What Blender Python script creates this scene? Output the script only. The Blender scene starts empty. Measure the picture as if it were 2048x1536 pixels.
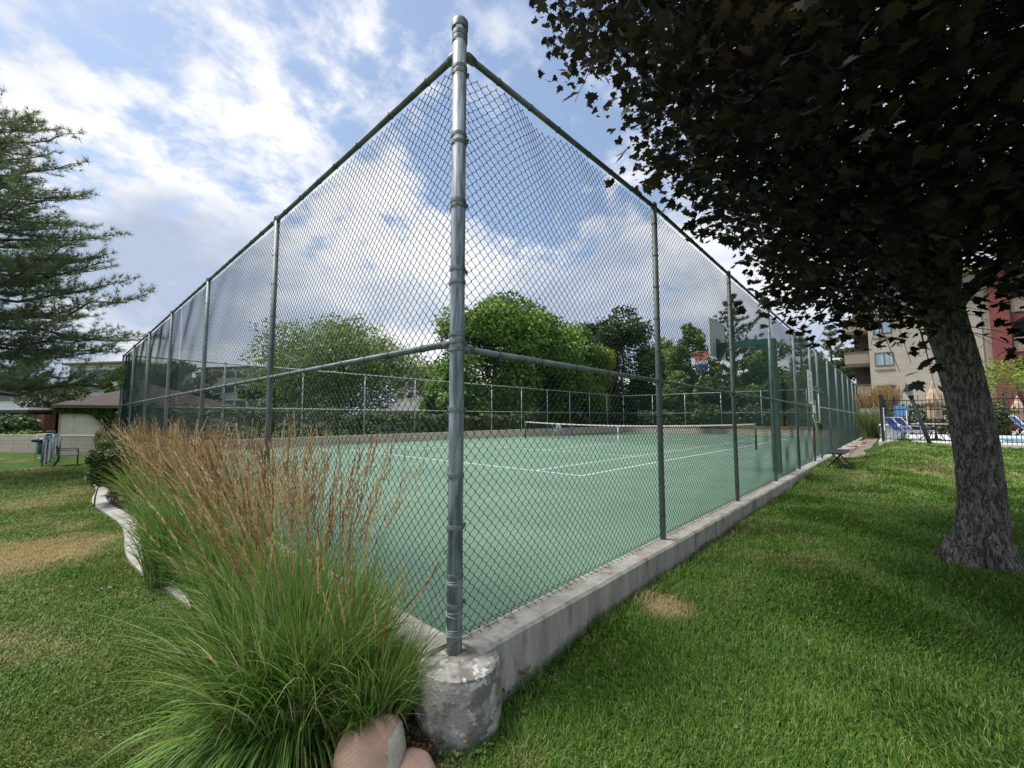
import bpy, math, random
import numpy as np
from mathutils import Vector, Matrix
random.seed(7); RS = np.random.RandomState(11)
D = bpy.data; SC = bpy.context.scene; COL = SC.collection

# ------------------------------------------------------------------ camera
FPX, YAW, PITCH, ROLL = 838.0, 0.7405, 0.077, -0.001
CX, CY, CZ = -1.6071, -1.911, 1.2595
cam = D.cameras.new("camera"); cam_o = D.objects.new("camera", cam); COL.objects.link(cam_o)
cam.sensor_fit = 'HORIZONTAL'; cam.sensor_width = 36.0; cam.lens = 36.0*FPX/2048
cam.clip_start = 0.05; cam.clip_end = 3000
FW = np.array([math.cos(YAW)*math.cos(PITCH), math.sin(YAW)*math.cos(PITCH), math.sin(PITCH)])
RT0 = np.array([math.sin(YAW), -math.cos(YAW), 0.0]); UP0 = np.cross(RT0, FW)
RT = RT0*math.cos(ROLL)+UP0*math.sin(ROLL); UP = -RT0*math.sin(ROLL)+UP0*math.cos(ROLL)
cam_o.matrix_world = Matrix(((RT[0], UP[0], -FW[0], CX), (RT[1], UP[1], -FW[1], CY), (RT[2], UP[2], -FW[2], CZ), (0, 0, 0, 1)))
SC.camera = cam_o
# ------------------------------------------------------------------ light, exposure
SUN_EL, SUN_AZ = math.radians(64), math.radians(128)      # azimuth measured from +X towards +Y
SKY_STRENGTH, SUN_STRENGTH, CLOUD_STRENGTH = 0.10, 3.3, 0.66
SC.view_settings.view_transform = 'Standard'; SC.view_settings.look = 'None'
SC.view_settings.exposure = 0.72; SC.view_settings.gamma = 1.0
sun = D.lights.new("sun", 'SUN'); sun.energy = SUN_STRENGTH; sun.angle = math.radians(20); sun.color = (1, .965, .90)
sun_o = D.objects.new("sun", sun); COL.objects.link(sun_o)
sd = Vector((math.cos(SUN_EL)*math.cos(SUN_AZ), math.cos(SUN_EL)*math.sin(SUN_AZ), math.sin(SUN_EL)))
sun_o.rotation_euler = sd.to_track_quat('Z', 'Y').to_euler(); sun_o.location = (0, 0, 60)

class NT:
    "small helper for node trees"
    def __init__(s, tree): s.t = tree; s.n = tree.nodes; s.l = tree.links
    def node(s, typ, ins=None, **kw):
        n = s.n.new(typ)
        for k, v in kw.items(): setattr(n, k, v)
        for k, v in (ins or {}).items():
            if isinstance(v, bpy.types.NodeSocket): s.l.new(v, n.inputs[k])
            else: n.inputs[k].default_value = v
        return n
    def math(s, op, a, b=0.0, clamp=False):
        n = s.node('ShaderNodeMath', {0: a, 1: b}, operation=op); n.use_clamp = clamp; return n.outputs[0]
    def mix(s, f, a, b, blend='MIX'):
        n = s.node('ShaderNodeMix', data_type='RGBA', blend_type=blend)
        for i, v in ((0, f), (6, a), (7, b)):
            if isinstance(v, bpy.types.NodeSocket): s.l.new(v, n.inputs[i])
            elif i == 0: n.inputs[0].default_value = v
            else: n.inputs[i].default_value = (*v, 1)
        return n.outputs[2]
    def ramp(s, f, stops):
        n = s.node('ShaderNodeValToRGB', {0: f}); cr = n.color_ramp
        while len(cr.elements) < len(stops): cr.elements.new(.5)
        for e, (p, c) in zip(cr.elements, stops):
            e.position = p; e.color = (*c, 1) if len(c) == 3 else c
        return n.outputs[0]
    def smooth(s, x, lo, hi, a=0.0, b=1.0):
        n = s.node('ShaderNodeMapRange', {0: x, 1: lo, 2: hi, 3: a, 4: b}, interpolation_type='SMOOTHSTEP'); return n.outputs[0]
    def noise(s, vec, scale, detail=4, rough=.55, dist=0.0, out=0):
        ins = {'Scale': scale, 'Detail': detail, 'Roughness': rough, 'Distortion': dist}
        if vec is not None: ins['Vector'] = vec
        return s.node('ShaderNodeTexNoise', ins).outputs[out]

w = D.worlds.new("World"); SC.world = w; w.use_nodes = True
w.node_tree.nodes.clear(); T = NT(w.node_tree)
sky = T.node('ShaderNodeTexSky', sky_type='NISHITA', sun_disc=False, sun_elevation=SUN_EL, sun_rotation=math.pi/2-SUN_AZ,
             air_density=1.25, dust_density=1.2, ozone_density=1.2)
tc = T.node('ShaderNodeTexCoord').outputs['Generated']
sep = T.node('ShaderNodeSeparateXYZ', {0: tc})
zz = T.math('ADD', T.math('MAXIMUM', sep.outputs[2], 0.0), 0.30)
px = T.math('DIVIDE', sep.outputs[0], zz); py = T.math('DIVIDE', sep.outputs[1], zz)
pl = T.node('ShaderNodeCombineXYZ', {0: px, 1: py, 2: 3.7}).outputs[0]
big = T.noise(pl, 0.62, 3, .5, .3)
med = T.noise(pl, 3.4, 8, .60, .15)
fine = T.noise(pl, 10.5, 7, .58, .2)
cov = T.math('ADD', T.math('MULTIPLY', big, .54), T.math('MULTIPLY', med, .68))
cov = T.math('ADD', cov, T.math('MULTIPLY', fine, .48))
hz = T.smooth(sep.outputs[2], 0.05, 0.62, .30, 0.0)         # cloudier towards the horizon
# one bluer opening over the court
dv = T.node('ShaderNodeVectorMath', {0: tc, 1: (0.668, 0.522, 0.53)}, operation='DISTANCE').outputs['Value']
hole = T.smooth(dv, 0.03, 0.34, .26, 0.0)
cov = T.math('SUBTRACT', T.math('ADD', cov, hz), hole)
fac = T.smooth(cov, 0.715, 0.915)
fac = T.math('MAXIMUM', fac, .20)
shade = T.noise(pl, 1.3, 5, .55, .2)
ccol = T.mix(T.smooth(shade, .38, .66), (.46, .54, .70), (1.0, 1.0, 1.02))
ccol = T.mix(T.smooth(cov, .70, .96), (.50, .60, .82), ccol)
b1 = T.node('ShaderNodeBackground', {0: sky.outputs[0], 1: SKY_STRENGTH})
b2 = T.node('ShaderNodeBackground', {0: ccol, 1: CLOUD_STRENGTH})
mx = T.node('ShaderNodeMixShader', {0: fac, 1: b1.outputs[0], 2: b2.outputs[0]})
T.l.new(mx.outputs[0], T.node('ShaderNodeOutputWorld').inputs[0])

# ------------------------------------------------------------------ placing helpers
fwh = np.array([math.cos(YAW), math.sin(YAW)]); rth = np.array([math.sin(YAW), -math.cos(YAW)])
def LD(l, d):
    p = np.array([CX, CY]) + d*fwh + l*rth; return float(p[0]), float(p[1])
def U(u, d, z=0.0):                                   # world point d metres ahead in the direction of column u
    l = (u-1024)/FPX*(d*math.cos(PITCH)+(z-CZ)*math.sin(PITCH)); return np.array([*LD(l, d), z])
def HZ(v, d): return CZ+(833-v)/FPX*d                 # height seen at row v at distance d
def smst(a, b, x):
    t = np.clip((np.asarray(x, float)-a)/(b-a), 0, 1); return t*t*(3-2*t)
def ground(x, y):
    x = np.asarray(x, float); y = np.asarray(y, float)
    d = (x-CX)*fwh[0]+(y-CY)*fwh[1]
    yr = 5-2.9*smst(9, 18, x)
    r = -.40+(.07*smst(-.1, 1.1, x)+.03*smst(1, 3, x))*(1-smst(1.2, 3.6, -y))+.09*smst(9, 14, x)*(1-smst(.6, 5, -y))+.47*smst(5, 16.5, d)*smst(0, 1, (-y-.6)/(yr-.6))
    lft = -.40-.25*smst(13, 19, y)
    z = np.where(y < 0, r, np.where(x < 0, lft, -.62))
    z = np.where((x > 37.3) & (y >= 0), -.3, z)
    z = z+.012*np.sin(x*1.3+.7*y)*np.cos(y*.9)
    return z
def court(x, y): return -.0063*np.asarray(x, float)-.0007*np.asarray(y, float)
CURB = -.035

# ------------------------------------------------------------------ mesh builder
ORG = {}
class MB:
    def __init__(s): s.v = []; s.f = []; s.a = []; s.n = 0
    def add(s, v, f, a=None):
        v = np.asarray(v, float).reshape(-1, 3)
        s.v.append(v)
        if isinstance(f, np.ndarray): s.f.append(f+s.n)
        else:
            for q in f: s.f.append(np.array([q])+s.n)
        s.a.append(np.full(len(v), .5) if a is None else np.asarray(a, float)); s.n += len(v); return s
    def box(s, x0, y0, z0, x1, y1, z1, R=None, c=None, a=None):
        v = np.array([(x, y, z) for x in (x0, x1) for y in (y0, y1) for z in (z0, z1)], float)
        if R is not None: v = v @ np.asarray(R).T
        if c is not None: v = v+np.asarray(c)
        f = np.array([(0, 1, 3, 2), (4, 6, 7, 5), (0, 4, 5, 1), (2, 3, 7, 6), (0, 2, 6, 4), (1, 5, 7, 3)])
        return s.add(v, f, None if a is None else np.full(8, a))
    def beam(s, p, q, w, h, a=None):                  # rectangular bar
        p = np.asarray(p, float); q = np.asarray(q, float); t = q-p; L = np.linalg.norm(t); t = t/L
        up = np.array([0, 0, 1.]) if abs(t[2]) < .95 else np.array([1., 0, 0])
        r = np.cross(t, up); r /= np.linalg.norm(r); u = np.cross(r, t)
        v = [o+r*a_*w/2+u*b_*h/2 for o in (p, q) for a_, b_ in ((-1, -1), (1, -1), (1, 1), (-1, 1))]
        return s.add(v, np.array([(0, 1, 5, 4), (1, 2, 6, 5), (2, 3, 7, 6), (3, 0, 4, 7), (3, 2, 1, 0), (4, 5, 6, 7)]), a)
    def tube(s, pts, r, n=8, cap=True, a=None):
        P = np.asarray(pts, float); m = len(P); r = np.broadcast_to(np.asarray(r, float), (m,))
        t = np.gradient(P, axis=0); t /= np.linalg.norm(t, axis=1)[:, None]+1e-12
        ref = np.array([0, 0, 1.]) if abs(t[0][2]) < .9 else np.array([1., 0, 0])
        ang = np.arange(n)*2*math.pi/n; V = []
        for i in range(m):
            x = np.cross(t[i], ref); x /= np.linalg.norm(x); y = np.cross(x, t[i]); ref = y if abs(np.dot(y, t[i])) < .9 else ref
            V.append(P[i]+r[i]*(np.cos(ang)[:, None]*x+np.sin(ang)[:, None]*y))
        V = np.concatenate(V); k = np.arange(n); F = []
        for i in range(m-1):
            F.append(np.stack([i*n+k, i*n+(k+1) % n, (i+1)*n+(k+1) % n, (i+1)*n+k], 1))
        base = s.n; s.add(V, np.concatenate(F), None if a is None else np.full(len(V), a))
        if cap:
            s.f.append(np.array([list(range(n))[::-1]])+base); s.f.append(np.array([[(m-1)*n+i for i in range(n)]])+base)
        return s
    def cyl(s, p, q, r, n=12, r2=None): return s.tube([p, q], [r, r if r2 is None else r2], n)
    def lathe(s, prof, c=(0, 0, 0), n=24, rad=None):
        prof = np.asarray(prof, float); ang = np.arange(n)*2*math.pi/n; m = len(prof)
        rr = prof[:, 0][:, None]*np.ones(n)
        if rad is not None: rr = rr*rad(ang[None, :], prof[:, 1][:, None])
        V = np.stack([rr*np.cos(ang)+c[0], rr*np.sin(ang)+c[1], np.repeat(prof[:, 1][:, None], n, 1)+c[2]], 2).reshape(-1, 3)
        k = np.arange(n); F = np.concatenate([np.stack([i*n+k, i*n+(k+1) % n, (i+1)*n+(k+1) % n, (i+1)*n+k], 1) for i in range(m-1)])
        base = s.n; s.add(V, F)
        if prof[0][0] > 1e-4: s.f.append(np.array([list(range(n))[::-1]])+base)
        if prof[-1][0] > 1e-4: s.f.append(np.array([[(m-1)*n+i for i in range(n)]])+base)
        return s
    def ring(s, c, ax, R, r, n=14, k=5):              # torus with axis ax
        ax = np.asarray(ax, float)/np.linalg.norm(ax); ref = np.array([0, 0, 1.]) if abs(ax[2]) < .9 else np.array([1., 0, 0])
        x = np.cross(ax, ref); x /= np.linalg.norm(x); y = np.cross(ax, x); c = np.asarray(c, float)
        A = np.arange(n)*2*math.pi/n; B = np.arange(k)*2*math.pi/k
        V = np.array([c+(R+r*math.cos(b))*(math.cos(a)*x+math.sin(a)*y)+r*math.sin(b)*ax for a in A for b in B])
        F = np.array([(i*k+j, ((i+1) % n)*k+j, ((i+1) % n)*k+(j+1) % k, i*k+(j+1) % k) for i in range(n) for j in range(k)])
        return s.add(V, F)
    def prism(s, poly, z0, z1):
        n = len(poly); v = [(x, y, z0) for x, y in poly]+[(x, y, z1) for x, y in poly]
        f = [tuple(range(n))[::-1], tuple(range(n, 2*n))]+[(i, (i+1) % n, n+(i+1) % n, n+i) for i in range(n)]
        return s.add(v, [tuple(q) for q in f])
    def build(s, name, m, parent=None, smooth=False, org=None, attr=False, bevel=0.0, autosmooth=False):
        V = np.concatenate(s.v); me = D.meshes.new(name)
        if parent is not None: o3 = ORG.get(parent.name, np.zeros(3))
        else: o3 = np.zeros(3) if org is None else np.asarray(org, float)
        V = V-o3
        me.vertices.add(len(V)); me.vertices.foreach_set('co', V.astype(np.float32).ravel())
        li = np.concatenate([f.ravel() for f in s.f]); cnt = np.concatenate([np.full(len(f), f.shape[1]) for f in s.f])
        st = np.concatenate([[0], np.cumsum(cnt)[:-1]])
        me.loops.add(len(li)); me.loops.foreach_set('vertex_index', li.astype(np.int32))
        me.polygons.add(len(cnt)); me.polygons.foreach_set('loop_start', st.astype(np.int32))
        me.polygons.foreach_set('use_smooth', np.full(len(cnt), bool(smooth)))
        me.update(calc_edges=True); me.validate()
        if autosmooth: me.set_sharp_from_angle(angle=math.radians(38))
        if attr:
            at = me.attributes.new('rnd', 'FLOAT', 'POINT'); at.data.foreach_set('value', np.concatenate(s.a).astype(np.float32))
        me.materials.append(m)
        o = D.objects.new(name, me); COL.objects.link(o)
        if parent is not None: o.parent = parent; ORG[o.name] = o3
        else: o.location = o3.tolist()
        if bevel:
            b = o.modifiers.new('bevel', 'BEVEL'); b.width = bevel; b.segments = 2; b.limit_method = 'ANGLE'
        return o

def tag(o, label=None, cat=None, group=None, kind=None):
    if label: o['label'] = label
    if cat: o['category'] = cat
    if group: o['group'] = group
    if kind: o['kind'] = kind
    return o
def root(name, label, cat, loc=(0, 0, 0), group=None):
    o = D.objects.new(name, None); COL.objects.link(o); o.location = [float(c) for c in loc]; o.empty_display_size = .2
    ORG[o.name] = np.asarray(loc, float); return tag(o, label, cat, group)
def copy_tree(o, loc=None, rz=None, parent=None, label=None, scale=None):
    c = o.copy(); COL.objects.link(c)
    if parent is not None: c.parent = parent
    if loc is not None: c.location = [float(q) for q in loc]
    if rz is not None: c.rotation_euler = (0, 0, rz)
    if scale is not None: c.scale = (scale,)*3
    if label: c['label'] = label
    for ch in [x for x in D.objects if x.parent == o]: copy_tree(ch, parent=c)
    return c

# ------------------------------------------------------------------ materials
MATS = {}
def mat(name, c1, c2=None, scale=8, rough=.8, bump=0.0, metal=0.0, bscale=None, stretch=(1, 1, 1), c3=None, s3=2, t3=(.55, .7),
        lo=.35, hi=.65, spec=.5, detail=6, trans=0.0):
    m = D.materials.new(name); m.use_nodes = True; m.node_tree.nodes.clear(); T = NT(m.node_tree)
    pos = T.node('ShaderNodeTexCoord').outputs['Object']
    mp = T.node('ShaderNodeMapping', {0: pos, 3: stretch}).outputs[0]
    col = None
    p = T.node('ShaderNodeBsdfPrincipled', {'Roughness': rough, 'Metallic': metal, 'Specular IOR Level': spec})
    if c2 is None: p.inputs['Base Color'].default_value = (*c1, 1)
    else:
        n = T.noise(mp, scale, detail, .6); col = T.mix(T.smooth(n, lo, hi), c1, c2)
        if c3 is not None:
            n3 = T.noise(mp, s3, 5, .6); col = T.mix(T.smooth(n3, *t3), col, c3)
        T.l.new(col, p.inputs['Base Color'])
    if bump:
        nb = T.noise(mp, bscale or scale*3, 6, .6)
        b = T.node('ShaderNodeBump', {'Strength': min(1, bump), 'Distance': .02, 'Height': nb}); T.l.new(b.outputs[0], p.inputs['Normal'])
    T.l.new(p.outputs[0], T.node('ShaderNodeOutputMaterial').inputs[0]); MATS[name] = m; return m
def leafmat(name, stops, rough=.55, trans=.35, spec=.35, clump=0.0, cscale=.5):
    m = D.materials.new(name); m.use_nodes = True; m.node_tree.nodes.clear(); T = NT(m.node_tree)
    a = T.node('ShaderNodeAttribute', attribute_name='rnd').outputs['Fac']
    if clump:
        pos = T.node('ShaderNodeNewGeometry').outputs['Position']
        n = T.noise(pos, cscale, 3, .5); n = T.math('MULTIPLY', T.math('SUBTRACT', n, .5), clump); a = T.math('ADD', a, n, True)
    col = T.ramp(a, stops)
    p = T.node('ShaderNodeBsdfPrincipled', {'Base Color': col, 'Roughness': rough, 'Specular IOR Level': spec})
    tr = T.node('ShaderNodeBsdfTranslucent', {0: col})
    mx = T.node('ShaderNodeMixShader', {0: trans, 1: p.outputs[0], 2: tr.outputs[0]})
    T.l.new(mx.outputs[0], T.node('ShaderNodeOutputMaterial').inputs[0]); MATS[name] = m; return m

M_post = mat('galvanised steel', (.10, .125, .145), (.30, .355, .40), 34, .58, .15, .2, stretch=(1, 1, .10), c3=(.44, .48, .50), s3=13, t3=(.55, .68))
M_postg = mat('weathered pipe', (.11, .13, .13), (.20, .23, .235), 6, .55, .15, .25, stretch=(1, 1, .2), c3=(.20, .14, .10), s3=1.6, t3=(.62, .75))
M_band = mat('steel band', (.12, .14, .15), (.22, .25, .26), 30, .5, .1, .4)
M_wire = mat('green vinyl wire', (.010, .028, .022), (.018, .042, .034), 30, .65, spec=.2)
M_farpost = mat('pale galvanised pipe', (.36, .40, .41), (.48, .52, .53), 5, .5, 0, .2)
M_rust = mat('rusty bar', (.07, .05, .045), (.16, .10, .075), 20, .7, .2)
M_conc = mat('aged concrete', (.26, .245, .22), (.44, .42, .385), 6, .9, .7, bscale=60, c3=(.15, .135, .11), s3=2.2, t3=(.55, .75))
M_conc2 = mat('board cast concrete', (.30, .28, .245), (.44, .42, .375), 4, .92, .4, bscale=55, stretch=(1.6, 1.6, .35), c3=(.14, .125, .10), s3=5, t3=(.52, .75))
M_edge = mat('pale mow strip concrete', (.29, .28, .255), (.42, .405, .37), 9, .9, .6, bscale=50, c3=(.17, .155, .12), s3=4, t3=(.5, .72))
M_bark = mat('maple bark', (.075, .068, .058), (.17, .155, .135), 9, .95, 0, stretch=(1, 1, .16), lo=.4, hi=.6)
M_bark2 = mat('brown bark', (.06, .048, .038), (.14, .115, .09), 6, .95, .8, stretch=(1, 1, .25))
M_soil = mat('bed soil', (.045, .032, .022), (.10, .075, .05), 12, 1, 1, bscale=40)
M_black = mat('black painted iron', (.014, .015, .017), (.025, .026, .028), 9, .45, .1)
M_white = mat('white paint', (.74, .75, .74), (.80, .80, .79), 5, .5)
M_green = mat('dark green paint', (.012, .075, .052), (.02, .10, .07), 5, .5, .05)
M_stone = mat('red sandstone', (.36, .19, .125), (.50, .30, .215), 4, .85, .5, bscale=30, stretch=(.6, 6, 6), lo=.3, hi=.7)
M_flag = mat('tan flagstone', (.36, .27, .19), (.56, .46, .36), 5, .9, .6, bscale=25)
M_glass = mat('dark window glass', (.03, .04, .05), (.09, .12, .16), 1.2, .12, spec=.7)
M_tan = mat('umbrella canvas', (.36, .26, .175), (.50, .38, .27), 6, .9)
M_blue = mat('blue vinyl strap', (.015, .07, .48), (.02, .10, .56), 6, .45)

# bark with vertical furrows
def bark_nodes(m, dark, light, sc):
    T = NT(m.node_tree); m.node_tree.nodes.clear()
    pos = T.node('ShaderNodeTexCoord').outputs['Object']
    wn = T.noise(pos, 9, 4, .6, 0, 1)
    pos2 = T.node('ShaderNodeVectorMath', {0: wn, 1: (.09, .09, .2)}, operation='MULTIPLY').outputs[0]
    pos2 = T.node('ShaderNodeVectorMath', {0: pos, 1: pos2}, operation='ADD').outputs[0]
    mp = T.node('ShaderNodeMapping', {0: pos2, 3: (1, 1, .17)}).outputs[0]
    nr = T.noise(mp, sc*.42, 3, .5); n = T.noise(mp, sc*1.6, 8, .7)
    rg_ = T.math('ABSOLUTE', T.math('SUBTRACT', nr, .5)); nr2 = T.math('ABSOLUTE', T.math('SUBTRACT', T.noise(mp, sc*.9, 4, .6), .5))
    h = T.math('ADD', T.math('MULTIPLY', T.smooth(rg_, 0, .10), .42), T.math('ADD', T.math('MULTIPLY', T.smooth(nr2, 0, .09), .30), T.math('MULTIPLY', n, .45)))
    col = T.mix(T.smooth(h, .35, .95), dark, light)
    col = T.mix(T.smooth(T.noise(pos, 1.3, 3), .55, .75), col, tuple(c*.62+.01 for c in light))
    p = T.node('ShaderNodeBsdfPrincipled', {'Base Color': col, 'Roughness': .95, 'Specular IOR Level': .2})
    b = T.node('ShaderNodeBump', {'Strength': 1.0, 'Distance': .05, 'Height': h}); T.l.new(b.outputs[0], p.inputs['Normal'])
    T.l.new(p.outputs[0], T.node('ShaderNodeOutputMaterial').inputs[0])
bark_nodes(M_bark, (.10, .092, .082), (.40, .375, .335), 52)

L_maple = leafmat('purple maple leaf', [(0, (.008, .009, .006)), (.6, (.020, .018, .010)), (.93, (.040, .026, .014)), (1, (.075, .035, .018))], .5, .30, .30)
L_green = leafmat('mid green leaf', [(0, (.04, .09, .016)), (.5, (.12, .22, .038)), (1, (.29, .40, .08))], .55, .35, .3, .8, .35)
L_yel = leafmat('yellowing leaf', [(0, (.05, .11, .018)), (.5, (.16, .25, .04)), (1, (.38, .38, .07))], .55, .35, .3, .9, .5)
L_pale = leafmat('pale olive leaf', [(0, (.07, .11, .032)), (.5, (.17, .235, .07)), (.95, (.30, .38, .13)), (1, (.50, .52, .38))], .6, .35, .3, .8, .4)
L_dark = leafmat('dark green leaf', [(0, (.03, .042, .018)), (.6, (.08, .115, .042)), (1, (.17, .22, .08))], .6, .25, .3, .7, .4)
L_pine = leafmat('pine needles', [(0, (.055, .085, .045)), (.6, (.15, .20, .10)), (1, (.27, .32, .15))], .6, .45, .3, .5, .5)
L_shrub = leafmat('shrub leaf', [(0, (.035, .055, .016)), (.5, (.10, .145, .045)), (1, (.25, .30, .11))], .55, .25, .4, .5, 2)
L_ivy = leafmat('ivy leaf', [(0, (.02, .05, .012)), (.5, (.05, .11, .025)), (1, (.11, .20, .05))], .5, .2, .4)
L_blade = leafmat('reed grass blade', [(0, (.04, .09, .015)), (.45, (.12, .24, .04)), (.86, (.24, .36, .08)), (.93, (.45, .40, .21)), (1, (.55, .48, .30))], .5, .4, .35, .4, 1.5)
L_plume = leafmat('reed grass plume', [(0, (.19, .095, .045)), (.4, (.38, .23, .12)), (.7, (.58, .41, .23)), (1, (.76, .62, .39))], .7, .3, .2)
L_straw = leafmat('straw plume', [(0, (.33, .22, .10)), (1, (.62, .48, .27))], .8, .3, .2)
L_dry = leafmat('dry fallen leaf', [(0, (.28, .07, .03)), (1, (.38, .12, .05))], .7, .2, .2)
L_flower = leafmat('yellow petal', [(0, (.75, .50, .02)), (1, (.85, .62, .03))], .6, .2, .2)

def lawn_color(T, pos, base):
    "dry patches shared by the soil sheet and the blades"
    n1 = T.noise(pos, 1.1, 5, .62); n2 = T.noise(pos, .33, 3, .5)
    dry = T.math('ADD', T.math('MULTIPLY', n1, .7), T.math('MULTIPLY', n2, .5))
    sepp = T.node('ShaderNodeSeparateXYZ', {0: pos})
    left = T.smooth(sepp.outputs[0], .5, -1.5, 0.0, .085)
    farr = T.smooth(sepp.outputs[0], 8, 15, 0.0, .06)
    dry = T.math('ADD', T.math('ADD', dry, left), farr)
    f = T.smooth(dry, .67, .84, 0, .55)
    for (x, y, r, s_) in DRY:
        dd = T.node('ShaderNodeVectorMath', {0: T.node('ShaderNodeVectorMath', {0: pos, 1: (1, 1, 0)}, operation='MULTIPLY').outputs[0], 1: (x, y, 0)}, operation='DISTANCE').outputs['Value']
        dd = T.math('ADD', dd, T.math('MULTIPLY', T.math('SUBTRACT', n1, .5), r*1.6))
        f = T.math('MAXIMUM', f, T.smooth(dd, r*.35, r*1.15, s_, 0.0))
    return f
def gpt(u, v, z): d = (CZ-z)/math.tan(math.atan((v-768)/FPX)-PITCH); return U(u, d, z)
q1 = gpt(1335, 1235, -.38); q2 = gpt(40, 1110, -.4); q3 = gpt(1560, 950, -.2); q4 = gpt(1900, 925, .1); q5 = gpt(60, 1010, -.4)
DRY = [(q1[0], q1[1], .26, 1.0), (q2[0], q2[1], 1.0, 1.0), (q4[0], q4[1], 1.2, .5), (q5[0], q5[1], .9, .5)]
M_ground = D.materials.new('lawn soil'); M_ground.use_nodes = True; M_ground.node_tree.nodes.clear(); T = NT(M_ground.node_tree)
pos = T.node('ShaderNodeNewGeometry').outputs['Position']
g1 = T.mix(T.smooth(T.noise(pos, 9, 8, .7), .3, .7), (.04, .09, .014), (.09, .18, .028))
g1 = T.mix(T.smooth(T.noise(pos, 60, 4, .7), .35, .7), (.03, .05, .012), g1)
gc = T.mix(lawn_color(T, pos, None), g1, (.27, .225, .10))
pb = T.node('ShaderNodeBsdfPrincipled', {'Base Color': gc, 'Roughness': .95, 'Specular IOR Level': .1})
bb = T.node('ShaderNodeBump', {'Strength': .8, 'Distance': .03, 'Height': T.noise(pos, 90, 4, .7)}); T.l.new(bb.outputs[0], pb.inputs['Normal'])
T.l.new(pb.outputs[0], T.node('ShaderNodeOutputMaterial').inputs[0])
M_lawn = D.materials.new('lawn blades'); M_lawn.use_nodes = True; M_lawn.node_tree.nodes.clear(); T = NT(M_lawn.node_tree)
pos = T.node('ShaderNodeNewGeometry').outputs['Position']
aa = T.node('ShaderNodeAttribute', attribute_name='rnd').outputs['Fac']
gcol = T.ramp(aa, [(0, (.035, .10, .012)), (.5, (.10, .215, .025)), (.88, (.19, .30, .052)), (1, (.36, .36, .16))])
gcol2 = T.ramp(aa, [(0, (.07, .12, .022)), (.5, (.155, .24, .045)), (.87, (.27, .33, .09)), (1, (.48, .43, .21))])
sx_ = T.node('ShaderNodeSeparateXYZ', {0: pos}).outputs[0]
tone = T.math('ADD', T.noise(pos, 1.7, 5, .65), T.smooth(sx_, 1.0, -1.2, -.10, .10)); tone = T.math('ADD', tone, T.smooth(sx_, 6, 13, 0, .10))  # paler far blades paint the bright lawn beyond the maple's shade; left is yellower
gcol = T.mix(T.smooth(tone, .42, .64), gcol, gcol2)
gm = T.math('MULTIPLY', lawn_color(T, pos, None), T.smooth(aa, .1, .6, .55, 1.0))
gcol = T.mix(gm, gcol, (.56, .44, .24))
pb = T.node('ShaderNodeBsdfPrincipled', {'Base Color': gcol, 'Roughness': .6, 'Specular IOR Level': .25})
tr = T.node('ShaderNodeBsdfTranslucent', {0: gcol}); ms = T.node('ShaderNodeMixShader', {0: .35, 1: pb.outputs[0], 2: tr.outputs[0]})
T.l.new(ms.outputs[0], T.node('ShaderNodeOutputMaterial').inputs[0])

M_court = D.materials.new('green court coating'); M_court.use_nodes = True; M_court.node_tree.nodes.clear(); T = NT(M_court.node_tree)
pos = T.node('ShaderNodeNewGeometry').outputs['Position']
cc = T.mix(T.smooth(T.noise(pos, .55, 5, .6), .35, .68), (.118, .192, .140), (.148, .228, .168))
cc = T.mix(T.smooth(T.noise(pos, .9, 8, .7, 1.5), .57, .70, 0, .4), cc, (.19, .30, .215))
cc = T.mix(T.smooth(T.noise(pos, 1.4, 6, .6, 2.0), .62, .70, 0, .35), cc, (.09, .175, .12))
cc = T.mix(T.smooth(T.noise(pos, 2.3, 6, .7, 1.0), .60, .75, 0, .35), cc, (.20, .31, .225))
cc = T.mix(T.smooth(T.noise(pos, 180, 2, .5), .3, .7, 0, .35), cc, (.10, .19, .125))
vn = T.node('ShaderNodeTexVoronoi', {'Vector': pos, 'Scale': .35}, feature='DISTANCE_TO_EDGE').outputs['Distance']
cc = T.mix(T.smooth(vn, 0.0, .006, .35, 0), cc, (.07, .15, .11))
pb = T.node('ShaderNodeBsdfPrincipled', {'Base Color': cc, 'Roughness': .8, 'Specular IOR Level': .22})
bb = T.node('ShaderNodeBump', {'Strength': .35, 'Distance': .004, 'Height': T.noise(pos, 260, 2, .5)}); T.l.new(bb.outputs[0], pb.inputs['Normal'])
T.l.new(pb.outputs[0], T.node('ShaderNodeOutputMaterial').inputs[0])

def brick_mat(name, c1, c2, mortar, bw=.4, bh=.2, axis='xz', scale=1.0, rough=.9):
    m = D.materials.new(name); m.use_nodes = True; m.node_tree.nodes.clear(); T = NT(m.node_tree)
    pos = T.node('ShaderNodeNewGeometry').outputs['Position']; s3 = T.node('ShaderNodeSeparateXYZ', {0: pos})
    hx = T.math('ADD', s3.outputs[0], s3.outputs[1]); vv = T.node('ShaderNodeCombineXYZ', {0: hx, 1: s3.outputs[2], 2: 0.0}).outputs[0]
    b = T.node('ShaderNodeTexBrick', {'Vector': vv, 'Color1': (*c1, 1), 'Color2': (*c2, 1), 'Mortar': (*mortar, 1), 'Scale': scale,
               'Mortar Size': .012, 'Brick Width': bw, 'Row Height': bh})
    col = T.mix(T.smooth(T.noise(pos, 1.5, 5), .35, .7, 0, .35), b.outputs[0], tuple(c*.7 for c in c1))
    p = T.node('ShaderNodeBsdfPrincipled', {'Base Color': col, 'Roughness': rough}); T.l.new(p.outputs[0], T.node('ShaderNodeOutputMaterial').inputs[0])
    return m
M_block = brick_mat('tan block wall', (.56, .48, .38), (.60, .52, .42), (.42, .36, .28), .45, .2)
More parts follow.
